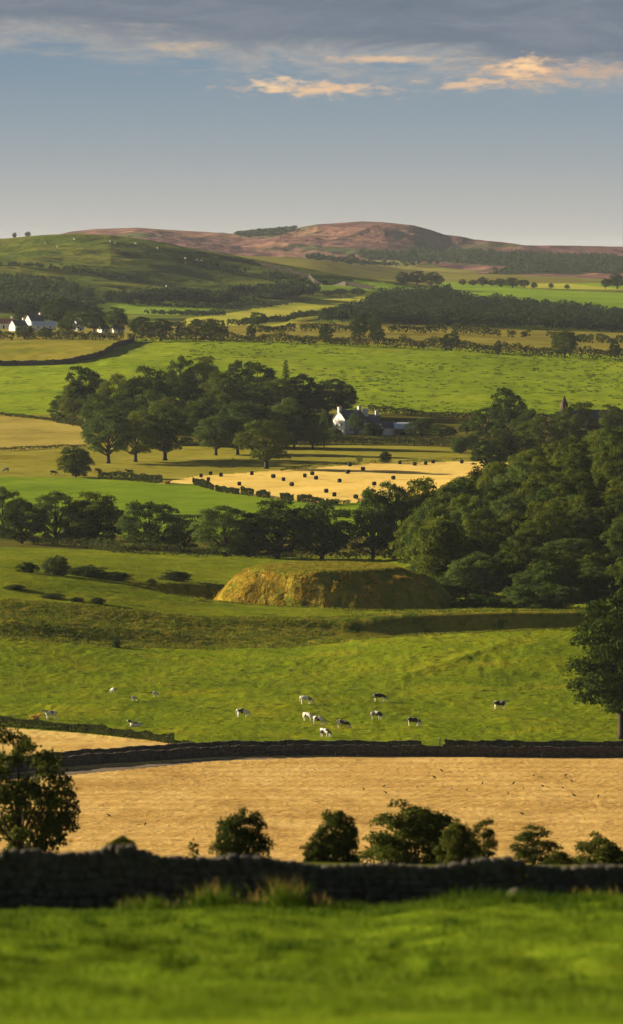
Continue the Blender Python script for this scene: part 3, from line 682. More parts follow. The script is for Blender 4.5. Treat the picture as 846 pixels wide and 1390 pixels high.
# far single trees
G3 = 'hedgerow trees along the far crest'
for px, top, base, w, lab in [
    (38, 409, 442, 42, 'broad far tree directly behind the left cottages'), (80, 404, 444, 48, 'tallest far tree right of the cottages'), (100, 421, 446, 24, 'dark narrow far tree right of the tallest one'),
    (92, 433, 457, 26, 'rounded far tree in front of the tallest one'), (34, 441, 459, 26, 'low far tree below the white gable'), (62, 445, 460, 20, 'small low far tree below the pale barn'),
    (128, 417, 452, 40, 'big round far tree left of the little white house'), (160, 417, 452, 32, 'pale crowned far tree right of the little white house'), (192, 430, 459, 34, 'dark far tree above the dry wall end'),
    (222, 433, 459, 26, 'squat far tree left of the yellow field'), (246, 440, 460, 16, 'small far tree left of a pair'), (266, 433, 460, 26, 'left one of the pair of far trees below the yellow field'),
    (286, 434, 461, 26, 'right one of the pair of far trees below the yellow field'), (303, 440, 461, 14, 'small far tree beside the pair'), (350, 424, 444, 26, 'rounded far tree on the yellow hill field slope'),
    (341, 440, 463, 14, 'tiny far tree on the crest hedge under the rounded one'), (443, 440, 466, 20, 'lone conical far tree on the crest left of centre'), (488, 429, 465, 24, 'dense far tree group member on the crest, left one'),
    (512, 442, 466, 20, 'dense far tree group member on the crest, right one'), (506, 431, 452, 26, 'rounded far tree behind the crest group'), (613, 452, 476, 26, 'far tree on the right crest hedge above the bright field'),
    (676, 462, 483, 10, 'slender far tree on the right crest hedge'), (766, 449, 486, 34, 'broad far tree on the right crest hedge near the right edge'), (835, 462, 489, 16, 'small far tree at the right edge of the crest hedge'), (205, 442, 461, 14, 'little far tree beside the dark one above the dry wall end')]:
    ptree(px, top, base, w*1.1, y0=2450 if base > 455 else 2850, y1=4400, label=lab, leafm=LEAF_D, kind='broad', group=G3)
G4 = 'trees dotted over the distant valley'
for k, (px, top, base, w) in enumerate([(548, 369, 388, 24), (566, 368, 388, 26), (585, 369, 389, 24), (596, 374, 389, 14), (628, 379, 388, 12), (642, 380, 388, 14), (655, 376, 389, 18), (668, 380, 389, 14), (680, 378, 390, 18), (696, 377, 391, 26), (712, 380, 391, 16),
                                       (725, 383, 392, 10), (748, 384, 392, 8), (770, 386, 393, 8), (445, 394, 402, 18), (462, 392, 401, 24), (486, 391, 402, 24), (838, 372, 392, 30), (822, 378, 392, 14)]):
    ptree(px, top, base, w, y0=4600 if top < 390 else 3900, y1=6400, label='small dark tree dotted among others across the distant valley floor', leafm=LEAF_F, kind='broad', group=G4)
for px, top, base, w, lab in [(20, 321, 326, 6, 'lone tree on the skyline at the left end of the dark hill'), (38, 318, 326, 8, 'second lone tree on the skyline of the dark hill')]:
    X, Y, z = ground_at(px, base, 4300, 4900); Y = 4780.; X = float(xr(Y, px, 325)); tree(X, Y, 5.5, w/F*Y, 'broad', LEAF_F, lab)

# far woods that read as one mass
def far_wood(name, label, poly, y0, y1, n, hgt, leaf, mat=LEAF_F, dens=60, keep=None, seed=1):
    R = np.random.default_rng(seed); xs = [p[0] for p in poly]; Yc = R.uniform(y0, y1, n*60); ux = R.uniform(min(xs), max(xs), n*60)
    Xc = (ux-423)/F*Yc; zc = H(Xc, Yc); p, q = project(Xc, Yc, zc); ok = inpoly(p, q, poly)
    if keep is not None: ok &= keep(Xc, Yc)
    k = np.nonzero(ok)[0][:n]; Xc, Yc, zc = Xc[k], Yc[k], zc[k]; n = len(k)
    hh = hgt*R.uniform(.6, 1.2, n); ww = hh*R.uniform(.38, .55, n)
    ii = np.repeat(np.arange(n), dens); d = R.normal(size=(n*dens, 3)); d[:, 2] = np.abs(d[:, 2])-.25; d /= np.linalg.norm(d, axis=1)[:, None]
    kk = R.uniform(.8, 1.1, n*dens)
    pos = np.stack([Xc[ii]+d[:, 0]*ww[ii]*kk, Yc[ii]+d[:, 1]*ww[ii]*kk, zc[ii]+hh[ii]*.55+d[:, 2]*hh[ii]*.5*kk], 1)
    c0 = pos.mean(0); v, f = leaves(pos-c0, d, leaf, R); o = ob(name, mesh_np(name, v, f, mat), loc=c0)
    print(name, n, 'trees'); return tag(o, label, 'wood', kind='stuff')
far_wood('conifer_plantation', 'dark plantation filling the valley side below the green far fields', [(424, 448), (440, 438), (500, 420), (520, 406), (610, 402), (640, 412), (700, 416), (780, 426), (900, 442), (900, 458), (640, 454), (520, 449)], 3300, 4950, 2600, 8.5, 1.7, dens=70, seed=2)
far_wood('woodland', 'dark wood on the lower left hillside behind the cottages', [(-60, 394), (40, 388), (90, 394), (130, 408), (90, 420), (0, 424), (-60, 424)], 3500, 4750, 420, 9, 2.2, dens=44, seed=3)
far_wood('woodland', 'band of dark wood along the middle of the dark left hill', [(140, 412), (230, 404), (330, 401), (420, 395), (440, 400), (350, 412), (260, 418), (180, 413)], 3500, 4750, 420, 8, 2.2, dens=44, keep=lambda x, y: vn(x/70, y/45, 4) > .40, seed=13)
far_wood('scrub', 'bushy scrub scattered over the dark left hill', [(-60, 340), (200, 345), (330, 366), (520, 392), (420, 400), (300, 430), (120, 425), (-60, 420)], 3500, 4780, 1300, 3.2, 1.6, dens=18, keep=lambda x, y: vn(x/260+.5*vn(x/60, y/60, 9), y/26, 14) > .60, seed=4)
far_wood('spruce_forest', 'dark forest blocks on the purple moor at right', [(480, 345), (560, 339), (680, 342), (846, 349), (950, 350), (950, 380), (846, 376), (700, 384), (640, 378), (690, 362), (600, 356), (500, 352)], 7000, 8700, 1700, 5, 3, dens=20, seed=5)
far_wood('spruce_forest', 'dark forest strip on the skyline left of the purple hill', [(318, 319), (345, 311), (405, 306), (398, 314), (370, 321), (335, 323)], 8000, 8950, 300, 4.5, 3.5, dens=16, seed=6)
far_wood('woodland', 'strip of wood along the edge of the moor under the purple hill', [(415, 352), (520, 346), (560, 352), (640, 358), (560, 364), (430, 358)], 6400, 8500, 260, 6, 3.5, dens=20, seed=7)

# ------------------------------------------------------------------ dry stone walls
def stone_wall(pts, y0, y1, h, th, sl, sh, label, mat, round_=False, hf=None, step=.5, jit=.25, caps=True, zoff=0, gap=None):
    P = path_pts(pts, y0, y1, step) if y0 else np.array(pts); d = np.hypot(*np.diff(P, axis=0).T); cum = np.concatenate([[0], np.cumsum(d)]); L = cum[-1]
    mb = MB(); nc = max(1, int(round(h/sh)))
    X0 = P[len(P)//2]; z00 = float(H(*X0))
    def pt(s): return np.interp(s, cum, P[:, 0]), np.interp(s, cum, P[:, 1])
    unit = None
    if round_:
        import bmesh
        bm = bmesh.new(); bmesh.ops.create_cube(bm, size=1); bmesh.ops.subdivide_edges(bm, edges=bm.edges[:], cuts=2, use_grid_fill=True)
        vs = [v.co.copy() for v in bm.verts]; vs = [v.lerp(v.normalized()*.62, .55) for v in vs]; fs = [[v.index for v in f.verts] for f in bm.faces]; bm.free(); unit = (vs, fs)
    for c in range(nc+(1 if caps else 0)):
        s = random.uniform(0, sl); cap = c == nc
        while s < L:
            w = sl*random.uniform(.6, 1.35)*(.7 if cap else 1); x, y = pt(s+w/2); x2, y2 = pt(min(L, s+w/2+.6)); x1, y1_ = pt(max(0, s+w/2-.6))
            rz = math.atan2(y2-y1_, x2-x1); g = float(H(x, y)); hv = h*(1+.06*math.sin(s*.7+1)+.04*math.sin(s*2.3))*(hf(float(x)) if hf else 1)
            if not (gap and gap(x)):
                dd = (w*.97, th*random.uniform(.85, 1.12)*(1-.25*c/nc), (hv/nc)*random.uniform(.92, 1.1)*(1.25 if cap else 1))
                cc = (x-X0[0], y-X0[1], g-z00+zoff+(c+.5)*hv/nc-.03)
                if unit:
                    e = [random.uniform(.85, 1.15) for _ in range(3)]; tl = random.uniform(-.15, .15)
                    vs = []
                    for v in unit[0]:
                        a, b_, c_ = v.x*dd[0]*1.08*e[0], v.y*dd[1]*e[1], v.z*dd[2]*1.15*e[2]; a, c_ = a*math.cos(tl)-c_*math.sin(tl), a*math.sin(tl)+c_*math.cos(tl)
                        a += random.uniform(-.012, .012); c_ += random.uniform(-.012, .012)
                        vs.append((cc[0]+a*math.cos(rz)-b_*math.sin(rz), cc[1]+a*math.sin(rz)+b_*math.cos(rz), cc[2]+c_))
                    mb.add(vs, unit[1])
                else: mb.box(cc, dd, rz, sh*jit*.5)
            s += w
    o = mb.obj('dry_stone_wall', mat, loc=(X0[0], X0[1], z00)); return tag(o, label, 'wall')
fw = [(x, 122.6-.02*x) for x in np.arange(-13, 8.0, .5)]
fw += [(9, 122.3), (11, 122.1), (14, 122)]
stone_wall(fw, None, None, 1.0, .65, .34, .17, 'dark rounded dry stone wall across the whole foreground, falling away at its right end', STONE, True, hf=lambda x: float(np.interp(x, [-13, -4.5, -3.4, 0, 3.6, 4.6, 5.0, 9], [1.26, 1.26, 1.08, 1.0, .97, .9, .76, .72])))
def boulder(X, Y, w, h, label):
    import bmesh
    bm = bmesh.new(); bmesh.ops.create_icosphere(bm, subdivisions=3, radius=.5)
    for v in bm.verts:
        n = 1+.18*float(fbm(np.array([v.co.x*2.3+X]), np.array([v.co.y*2.3+v.co.z*1.7]), 2, 5)[0]); v.co *= n; v.co.x *= w; v.co.y *= w*.8; v.co.z *= h
    me = bpy.data.meshes.new('boulder'); bm.to_mesh(me); bm.free(); me.materials.append(STONE); me.polygons.foreach_set('use_smooth', [True]*len(me.polygons))
    return tag(ob('boulder', me, loc=(X, Y, float(H(X, Y))+h*.32)), label, 'boulder', 'loose boulders by the wall')
boulder(4.75, 121.3, .5, .45, 'small boulder where the foreground wall drops low')
lw = [(-90, 1063), (75, 1042), (140, 1037), (200, 1033), (290, 1027.5), (420, 1025.5), (570, 1026.5), (700, 1027.5), (930, 1028)]
stone_wall(lw, 740, 860, 1.25, .6, .7, .3, 'near dry stone wall of the lane across the valley in front of the cows', STONE_D)
lw2 = [(p[0], p[1]-8.5) for p in lw]
lw2a = [p for p in lw2 if p[0] <= 570]; lw2b = [(598, 1018.5), (700, 1019), (930, 1020)]
stone_wall(lw2a, 760, 870, 1.1, .6, .7, .3, 'far dry stone wall of the lane, left of the gateway', STONE_D)
stone_wall(lw2b, 760, 870, 1.2, .6, .7, .3, 'far dry stone wall of the lane, right of the gateway', STONE_D)
X, Y, z = ground_at(597, 1019, 760, 870)
mb = MB(); mb.box((0, 0, .9), (.24, .24, 1.9)); mb.tube([(0, 0, 1.85), (0, 0, 2.0)], [.12, .03], 6)
tag(mb.obj('gate_post', POST, loc=(X, Y, z)), 'pale upright post at the gateway in the lane wall', 'post')
for k, (px, rw) in enumerate([(520, 1007), (640, 1012), (735, 1010)]): pass
stone_wall([(-60, 497), (0, 496), (60, 496), (95, 494), (140, 483), (182, 463)], 2350, 2800, 1.6, 1.0, 1.6, .8, 'dark field wall curving up to the far hedge at left', STONE_D, step=2)
stone_wall([(510, 394), (470, 388), (420, 377), (340, 358), (300, 352)], 4400, 4830, 2.2, 1.4, 5, 1.1, 'long hill wall running down the skyline of the dark hill', STONE_D, step=6)

# ------------------------------------------------------------------ buildings
def house(name, X, Y, rz, L, W, eave, ridge, roofm, label, wallm=WHITE, chim=(), wins=(), doors=(), cat='house', z=None, group=None):
    """long axis along local x; gables at both ends"""
    e = empty(name, (X, Y, float(H(X, Y)) if z is None else z), rz); tag(e, label, cat, group)
    l, w = L/2, W/2; mb = MB()
    mb.add([(-l, -w, -.6), (l, -w, -.6), (l, w, -.6), (-l, w, -.6), (-l, -w, eave), (l, -w, eave), (l, w, eave), (-l, w, eave), (-l, 0, ridge), (l, 0, ridge)],
           [(0, 1, 5, 4), (2, 3, 7, 6), (1, 2, 6, 9, 5), (3, 0, 4, 8, 7)]); mb.obj('wall', wallm, e)
    t = .18; o_ = .25; sl = (ridge-eave)/w; mb = MB()
    for s in (-1, 1):
        y1, z1 = s*(w+o_), eave-sl*o_
        vs = [(-l-o_, y1, z1+.03), (l+o_, y1, z1+.03), (l+o_, 0, ridge+.03), (-l-o_, 0, ridge+.03)]; vs += [(a, b, c+t) for a, b, c in vs]
        f = [(0, 1, 2, 3), (4, 7, 6, 5), (0, 4, 5, 1), (1, 5, 6, 2), (3, 7, 4, 0), (2, 6, 7, 3)]; mb.add(vs, f)
    rf = mb.obj('roof', roofm, e)
    for (cx, cw, ch) in chim:
        mb = MB(); mb.box((cx, 0, ridge+ch/2-.5), (cw, cw*.7, ch+1)); mb.box((cx, 0, ridge+ch+.06), (cw*1.2, cw*.9, .14)); c = mb.obj('chimney', wallm, rf)
        mb = MB()
        for q_ in (-.2, .2): mb.tube([(cx+q_*cw, 0, ridge+ch+.1), (cx+q_*cw, 0, ridge+ch+.6)], [.13, .11], 8)
        mb.obj('chimney_pot', REDROOF, rf)
    for kind, lst in (('window', wins), ('door', doors)):
        for (side, a, zc, ww, hh) in lst:      # side: f/b long walls, l/r gables
            mb = MB(); fr = MB(); d1 = .06
            def bx(m_, da, dz, wa, hz, off, th_):
                if side in 'fb': s = -1 if side == 'f' else 1; m_.box((a+da, s*(w+off), zc+dz), (wa, th_, hz))
                else: s = -1 if side == 'l' else 1; m_.box((s*(l+off), a+da, zc+dz), (th_, wa, hz))
            bx(mb, 0, 0, ww, hh, .015, .05); p = mb.obj(kind, GLASS if kind == 'window' else DARKW, e)
            if kind == 'window':
                for sgn in (-1, 1): bx(fr, sgn*ww/2, 0, .1, hh+.1, .05, .08)
                bx(fr, 0, hh/2, ww, .1, .05, .085); bx(fr, 0, -hh/2-.03, ww+.24, .12, .07, .14); bx(fr, 0, 0, ww-.1, .06, .045, .05)
                fr.obj('window_frame', WHITE, p)
    return e
X, Y, z = ground_at(463, 589, 1950, 2300)
house('farmhouse', X+3.2, Y+3, math.radians(180+40), 10.5, 6.8, 5.6, 8.8, SLATE, 'white farmhouse with slate roof and two chimneys beside the dark grove', chim=((-4.9, 1.3, 1.3), (4.9, 1.3, 1.2)),
      wins=(('r', -1.3, 3.3, 1.0, 1.3), ('r', 1.4, 3.3, 1., 1.3), ('r', -1.3, 1.2, 1., 1.3), ('l', -1.3, 3.3, 1.0, 1.3), ('l', 1.3, 1.2, 1., 1.3), ('f', -2.5, 3.4, .9, 1.2), ('f', 2.5, 3.4, .9, 1.2), ('f', -2.5, 1.2, .9, 1.2), ('f', 2.5, 1.2, .9, 1.2), ('b', -2.5, 3.4, .9, 1.2), ('b', 2.5, 3.4, .9, 1.2)), doors=(('f', 0, 1.0, 1, 2.1), ('b', 0, 1.0, 1, 2.1)))
house('farmhouse', X+10.5, Y+6, math.radians(10), 8, 5.5, 4.2, 6.8, SLATE, 'lower white wing with a wide chimney half hidden by trees right of the farmhouse', chim=((-1.2, 1.9, 2.4), (3.2, 1.2, 1.6)),
      wins=(('f', -2, 2.3, .9, 1.1), ('f', 2, 2.3, .9, 1.1), ('r', 0, 2.3, .9, 1.1)), doors=(('f', 0, 1.0, 1, 2.1),))
X, Y, z = ground_at(526, 590, 1950, 2300)
house('outbuilding', X, Y, math.radians(42), 7, 4.4, 2.6, 4.8, SLATE, 'little white gabled outbuilding with a dark doorway', wins=(('r', 1.2, 1.6, .7, .8),), doors=(('l', 0, 1.1, 1.6, 2.2),), cat='outbuilding')
# barn with a curved pale roof
e = empty('barn', (X+6.6, Y+1.5, z), math.radians(4)); tag(e, 'low barn with a pale blue curved metal roof beside the outbuilding', 'barn')
mb = MB(); mb.box((0, 0, .9), (8, 6, 2.6)); mb.obj('wall', SAND, e); mb = MB(); n = 12; vs = []; fs = []
for i in range(n+1):
    a = math.pi*i/n; vs += [(-4.3, -3.3*math.cos(a), 2.15+2.4*math.sin(a)), (4.3, -3.3*math.cos(a), 2.15+2.4*math.sin(a))]
    if i: k = 2*i; fs.append((k-2, k-1, k+1, k))
vs2 = len(vs); fs.append(tuple(range(0, vs2, 2))[::-1]); fs.append(tuple(range(1, vs2, 2))); mb.add(vs, fs); mb.obj('roof', TINROOF, e)
mb = MB(); mb.box((-1, -3.02, .95), (2.2, .08, 2.3)); mb.obj('door', DARKW, e)
X, Y, z = ground_at(803, 580, 2050, 2350)
house('long_house', X, Y, math.radians(3), 18, 7, 3.4, 6.6, SLATE, 'long low house with a slate roof behind the trees right of the spire', wallm=SAND, chim=((-8.4, 1.1, 1.1), (8.4, 1.1, 1.1)), wins=tuple(('f', a, 1.9, 1, 1.2) for a in (-6.5, -3, 3, 6.5)), doors=(('f', 0, 1.0, 1, 2.1),))
# spire
X, Y, z = ground_at(766, 572, 2050, 2300); e = empty('church_tower', (X, Y, z), math.radians(20)); tag(e, 'slender dark brown spire poking above the trees at right', 'church tower')
s_ = Y/F; mb = MB(); mb.box((0, 0, 12*s_), (2.3, 2.3, 26*s_)); tw = mb.obj('tower', SPIRE, e)
mb = MB(); zt = 25*s_; r0 = 1.35
for z_, rr_ in ((zt-.3, r0), (zt+.1, r0*.96)): pass
pts = [(math.cos(2*math.pi*k/8+.39)*r0, math.sin(2*math.pi*k/8+.39)*r0, zt-.1) for k in range(8)]
mb.add(pts+[(0, 0, 35.5*s_)], [(k, (k+1) % 8, 8) for k in range(8)]+[tuple(range(8))[::-1]]); mb.obj('spire', SPIRE, e)
for sd in range(4):
    a = sd*math.pi/2; mb = MB(); mb.box((math.cos(a)*1.17, math.sin(a)*1.17, zt-2), (.9 if sd % 2 else .06, .06 if sd % 2 else .9, 1.6)); mb.obj('belfry_opening', DARKW, e)
# left cottages
for px, rw, dx_, rz, L, W_, ev, rg, rf, lab, nmx, wm in [
    (4, 446, 0, 12, 13, 7, 3.2, 6.0, REDROOF, 'white cottage with an orange red roof at the far left edge', 'cottage', WHITE),
    (25, 449, 0, 38, 9, 6.5, 3.0, 6.2, SLATE, 'white gabled cottage with a dark roof next to the red roofed one', 'cottage', WHITE),
    (47, 446, 0, 38, 10, 7, 4.6, 8.2, SLATE, 'taller white gabled house left of the biggest far tree', 'cottage', WHITE),
    (60, 448, 0, 5, 14, 6, 2.6, 5.0, TINROOF, 'long low shed with a pale blue roof right of the taller white house', 'shed', WHITE),
    (107, 449, 0, 40, 5, 4, 4.0, 6.0, SLATE, 'tiny white house glimpsed between two far trees', 'cottage', WHITE),
    (141, 452, 0, 40, 6, 4, 2.4, 4.4, SLATE, 'tiny white shed right of the big round far tree', 'shed', WHITE),
    (161, 452, 0, 10, 6, 4, 2.0, 3.8, SLATE, 'low white shed right of the pale crowned far tree', 'shed', WHITE)]:
    X, Y, z = ground_at(px, rw, 2750, 3600)
    house(nmx, X, Y, math.radians(rz), L, W_, ev, rg, rf, lab, wallm=wm, chim=((L/2-.8, 1.2, 1.2),) if nmx == 'cottage' else (), wins=(('f', -L/4, 1.7, .9, 1.1), ('f', L/4, 1.7, .9, 1.1), ('l', .0, ev-.3, .9, 1.0)), doors=(('f', 0, 1, 1, 2.0),), group='buildings of the far left farm')

# ------------------------------------------------------------------ bales
mb = MB(); n = 20; w = .62; R0 = .74; vs = []; prof = [(-w, 0), (-w, R0*.86), (-w*.86, R0), (w*.86, R0), (w, R0*.86), (w, 0)]
for i in range(n):
    a = 2*math.pi*i/n
    for (x, q) in prof: vs.append((x, math.cos(a)*q, math.sin(a)*q+R0-.03))
m_ = len(prof); fs = [(i*m_+k, ((i+1) % n)*m_+k, ((i+1) % n)*m_+k+1, i*m_+k+1) for i in range(n) for k in range(m_-1)]
mb.add(vs, fs); bale_me = mb.mesh('round_bale', WRAP, True)
bales = [(273, 647), (286, 644), (300, 646), (342, 644), (325, 658), (371, 648), (283, 652), (396, 659), (414, 647), (429, 650), (424, 644), (443, 668), (454, 673), (472, 642), (483, 676), (461, 654), (493, 638), (508, 658),
         (534, 650), (563, 631), (578, 630), (627, 628), (588, 628), (475, 632), (385, 652), (543, 629), (495, 673)]
for k, (px, rw) in enumerate(bales):
    X, Y, z = ground_at(px, rw+1, 1500, 2100); o = ob('round_bale', bale_me, loc=(X, Y, z)); o.rotation_euler = (0, 0, random.uniform(-.9, .9)); s = random.uniform(.82, .92); o.scale = (s, s, s)
    tag(o, 'black round bale lying in the golden stubble field', 'bale', 'black round bales in the stubble field')

# ------------------------------------------------------------------ cattle, sheep, rooks
def skin_body(name, V, E, rad, mat, sub=2):
    me = bpy.data.meshes.new(name); me.from_pydata([tuple(v) for v in V], E, []); o = bpy.data.objects.new(name, me); COL.objects.link(o)
    sk = o.modifiers.new('s', 'SKIN'); sk.use_smooth_shade = True; s2 = o.modifiers.new('u', 'SUBSURF'); s2.levels = sub; s2.render_levels = sub
    for i, (a, b) in enumerate(rad): me.skin_vertices[0].data[i].radius = (a, b)
    me.skin_vertices[0].data[0].use_root = True
    dg = bpy.context.evaluated_depsgraph_get(); m2 = bpy.data.meshes.new_from_object(o.evaluated_get(dg)); m2.name = name
    bpy.data.objects.remove(o); m2.materials.clear(); m2.materials.append(mat)
    m2.polygons.foreach_set('use_smooth', [True]*len(m2.polygons)); return m2
def cow_mesh(pose, mat):
    """faces +x; 2.4 m long, 1.4 m at the withers"""
    V = []; E = []; R0 = []
    def a(p, r_, prev=None):
        V.append(p); R0.append(r_ if isinstance(r_, tuple) else (r_, r_)); i = len(V)-1
        if prev is not None: E.append((prev, i))
        return i
    dz = -.62 if pose == 'lie' else 0
    hip = a((-.62, 0, 1.10+dz), (.30, .30)); belly = a((-.1, 0, 1.0+dz), (.35, .37), hip); chest = a((.45, 0, 1.0+dz), (.29, .34), belly)
    rump = a((-.92, 0, 1.16+dz), (.20, .2), hip); tail = a((-1.08, 0, .95+dz), .04, rump); a((-1.1, 0, .5+max(dz, -.35)), .035, tail)
    if pose == 'graze':
        nk = a((.85, 0, .86), (.17, .22), chest); hd = a((1.12, .02, .42), (.13, .14), nk); mz = a((1.28, .04, .14), (.10, .09), hd)
    elif pose == 'stand':
        nk = a((.88, 0, 1.28), (.15, .2), chest); hd = a((1.16, .02, 1.42), (.14, .14), nk); mz = a((1.46, .03, 1.22), (.09, .09), hd)
    else:
        nk = a((.82, .05, .82), (.15, .19), chest); hd = a((1.02, .12, 1.02), (.13, .14), nk); mz = a((1.3, .2, .88), (.09, .09), hd)
    for s in (-1, 1): a((V[hd][0]-.08, s*.22, V[hd][2]+.08), .035, hd)        # ears
    if pose == 'lie':
        for s in (-1, 1):
            k = a((.62, s*.24, .18), .10, chest); k = a((.95, s*.26, .12), .07, k); a((.7, s*.3, .07), .05, k)
            k = a((-.45, s*.36, .22), .15, hip); k = a((-.15, s*.46, .12), .07, k); a((-.5, s*.5, .07), .05, k)
    else:
        for s in (-1, 1):
            st = .1*s if pose == 'stand' else .06*s
            k = a((.50+st*.3, s*.17, .66), .11, chest); k = a((.52+st, s*.18, .38), .062, k); a((.50+st, s*.18, .03), .06, k)
            k = a((-.62-st*.2, s*.18, .74), .16, hip); k = a((-.78-st, s*.19, .44), .065, k); a((-.72-st, s*.19, .03), .06, k)
        k = a((-.38, 0, .68), .14, belly)        # udder
    return skin_body('cow', V, E, R0, mat)
CM = {(p, m.name): cow_mesh(p, m) for p, m in [('graze', COW_BW), ('graze', COW_W), ('stand', COW_BW), ('lie', COW_BW), ('lie', COW_O), ('graze', COW_D), ('stand', COW_D), ('graze', COW_R)]}
def cow(px, row, pose, mat, rz, label, y0, y1, group, s=1.0, name='cow'):
    X, Y, z = ground_at(px, row, y0, y1); o = ob(name, CM[(pose, mat.name)], loc=(X, Y, z-.02)); o.rotation_euler = (0, 0, math.radians(rz)); o.scale = (s,)*3
    return tag(o, label, 'cow', group)
GC = 'dairy cows in the big pasture'
for px, row, pose, mat, rz, lab in [
    (416, 956, 'graze', COW_W, -12, 'mostly white cow grazing at the top left of the centre herd'), (330, 974, 'graze', COW_W, 5, 'white patched cow grazing alone left of the herd'),
    (516, 953, 'graze', COW_BW, -8, 'black backed cow grazing at the top right of the herd'), (512, 977, 'graze', COW_BW, -30, 'black and white cow grazing just below the top right cow'),
    (419, 979, 'graze', COW_W, -35, 'mostly white cow standing behind a dark grazing cow in the herd'), (433, 984, 'graze', COW_BW, -25, 'dark patched cow grazing in front of the mostly white one'),
    (466, 989, 'graze', COW_BW, -22, 'black and white cow grazing in the middle of the herd'), (442, 1001, 'graze', COW_BW, -45, 'black and white cow grazing lowest in the herd nearest the lane wall'),
    (562, 986, 'graze', COW_BW, -12, 'black and white cow grazing at the right end of the herd'), (679, 963, 'stand', COW_BW, -5, 'black and white cow standing alone at the right with its head up'),
    (69, 977, 'stand', COW_BW, 178, 'black and white cow standing behind the hedge at far left'), (184, 987, 'lie', COW_BW, 170, 'black cow with a white face lying behind the hedge'),
    (48, 976, 'lie', COW_O, 10, 'orange tan calf lying beside the leftmost cow')]:
    cow(px, row, pose, mat, rz, lab, 790, 990, GC, 1.06 if mat is not COW_O else .8)
GD = 'dark cattle in the far pasture'
for px, row, pose, mat, rz, lab in [(8, 641, 'graze', COW_D, 150, 'dark cow at the far left of the distant pasture'), (73, 645, 'graze', COW_D, 10, 'dark cow left of the round bushy tree'), (133, 642, 'graze', COW_R, 0, 'red brown cow just right of the round bushy tree'),
                                    (176, 644, 'stand', COW_D, 190, 'dark cow standing above the trimmed hedge'), (227, 657, 'lie', COW_O, 20, 'reddish cow lying at the field gateway')]:
    cow(px, row, pose, mat, rz, lab, 1500, 2100, GD, 1.15)
# sheep
V = [(-.4, 0, .55), (0, 0, .58), (.35, 0, .58), (.58, 0, .66)]; E = [(0, 1), (1, 2), (2, 3)]; R0 = [(.22, .24), (.27, .28), (.22, .25), (.12, .14)]
for sx in (-.35, .32):
    for sy in (-.14, .14): V.append((sx, sy, .3)); R0.append((.06, .06)); V.append((sx, sy, .02)); R0.append((.045, .045)); b_ = 0 if sx < 0 else 2; E += [(b_, len(V)-2), (len(V)-2, len(V)-1)]
SH = skin_body('sheep', V, E, R0, SHEEP)
SF = skin_body('face', [(.55, 0, .68), (.72, 0, .66), (.9, 0, .52)], [(0, 1), (1, 2)], [(.10, .12), (.11, .12), (.06, .06)], FACE, 1)
def sheep(px, row, rz, y0, y1, lab, s=1., group=None):
    X, Y, z = ground_at(px, row, y0, y1); e = empty('sheep', (X, Y, z), math.radians(rz)); ob('fleece', SH, e); ob('face', SF, e); e.scale = (s,)*3; return tag(e, lab, 'sheep', group)
for px, row, rz, lab in [(153, 941, -40, 'small white sheep, leftmost of three in the upper left of the big pasture'), (183, 952, 200, 'small white sheep, lowest of three in the big pasture'), (212, 946, 185, 'small white sheep, rightmost of three in the big pasture')]:
    sheep(px, row, rz, 850, 1000, lab, 1.15, 'sheep in the big pasture')
for px, row in [(62, 331), (78, 336), (101, 326), (150, 329), (156, 331), (184, 332), (214, 338), (252, 352), (268, 354), (274, 355), (226, 390), (395, 398), (403, 401)]:
    sheep(px, row, random.uniform(0, 360), 3600, 4790, 'tiny white sheep speck on the dark left hill', 2.0, 'sheep specks on the dark left hill')
# rooks on the hay
V = [(-.22, 0, .10), (-.05, 0, .16), (.1, 0, .22), (.19, 0, .30), (.30, 0, .28)]; E = [(i, i+1) for i in range(4)]; R0 = [(.02, .03), (.07, .07), (.08, .08), (.05, .05), (.012, .012)]
for s in (-1, 1): V += [(.02, s*.04, .08), (.03, s*.04, 0)]; R0 += [(.015, .015), (.012, .012)]; E += [(1, len(V)-2), (len(V)-2, len(V)-1)]
RK = skin_body('rook', V, E, R0, CROW)
for px, row in [(494, 1073), (521, 1069), (524, 1078), (566, 1070), (590, 1057), (600, 1048), (634, 1074), (655, 1065), (690, 1079), (697, 1065), (711, 1072), (725, 1054), (737, 1069), (764, 1071), (780, 1082), (812, 1083), (709, 1107), (776, 1062), (572, 1106), (148, 1109), (197, 1121), (613, 1072), (768, 1054)]:
    X, Y, z = ground_at(px, row, 640, 800); o = ob('rook', RK, loc=(X, Y, z)); o.rotation_euler = (0, 0, random.uniform(0, 6.28)); s = random.uniform(1.0, 1.3); o.scale = (s,)*3
    tag(o, 'small black rook feeding on the mown hay field', 'bird', 'rooks on the hay field')

# ------------------------------------------------------------------ foreground grass
def blades(n, xs, ys, hgt, wid, lean=.35, seed=1):
    R = np.random.default_rng(seed); n = len(xs); z = H(xs, ys); h = hgt*R.uniform(.5, 1.25, n); a = R.uniform(0, 6.28, n); l = R.normal(size=n)*lean*h; l2 = R.normal(size=n)*lean*h
    dx_, dy_ = np.cos(a)*wid/2, np.sin(a)*wid/2
    p = np.stack([xs, ys, z-.02], 1); o1 = np.stack([dx_, dy_, dx_*0], 1); mid = p+np.stack([l*.35, l2*.35, h*.55], 1); tip = p+np.stack([l, l2, h], 1)
    v = np.stack([p-o1, p+o1, mid+o1*.7, mid-o1*.7, tip+o1*.12, tip-o1*.12], 1).reshape(-1, 3); b_ = np.arange(n)[:, None]*6
    f = np.concatenate([b_+np.array([[0, 1, 2, 3]]), b_+np.array([[3, 2, 4, 5]])]); return v, f
R = np.random.default_rng(50); n = 210000
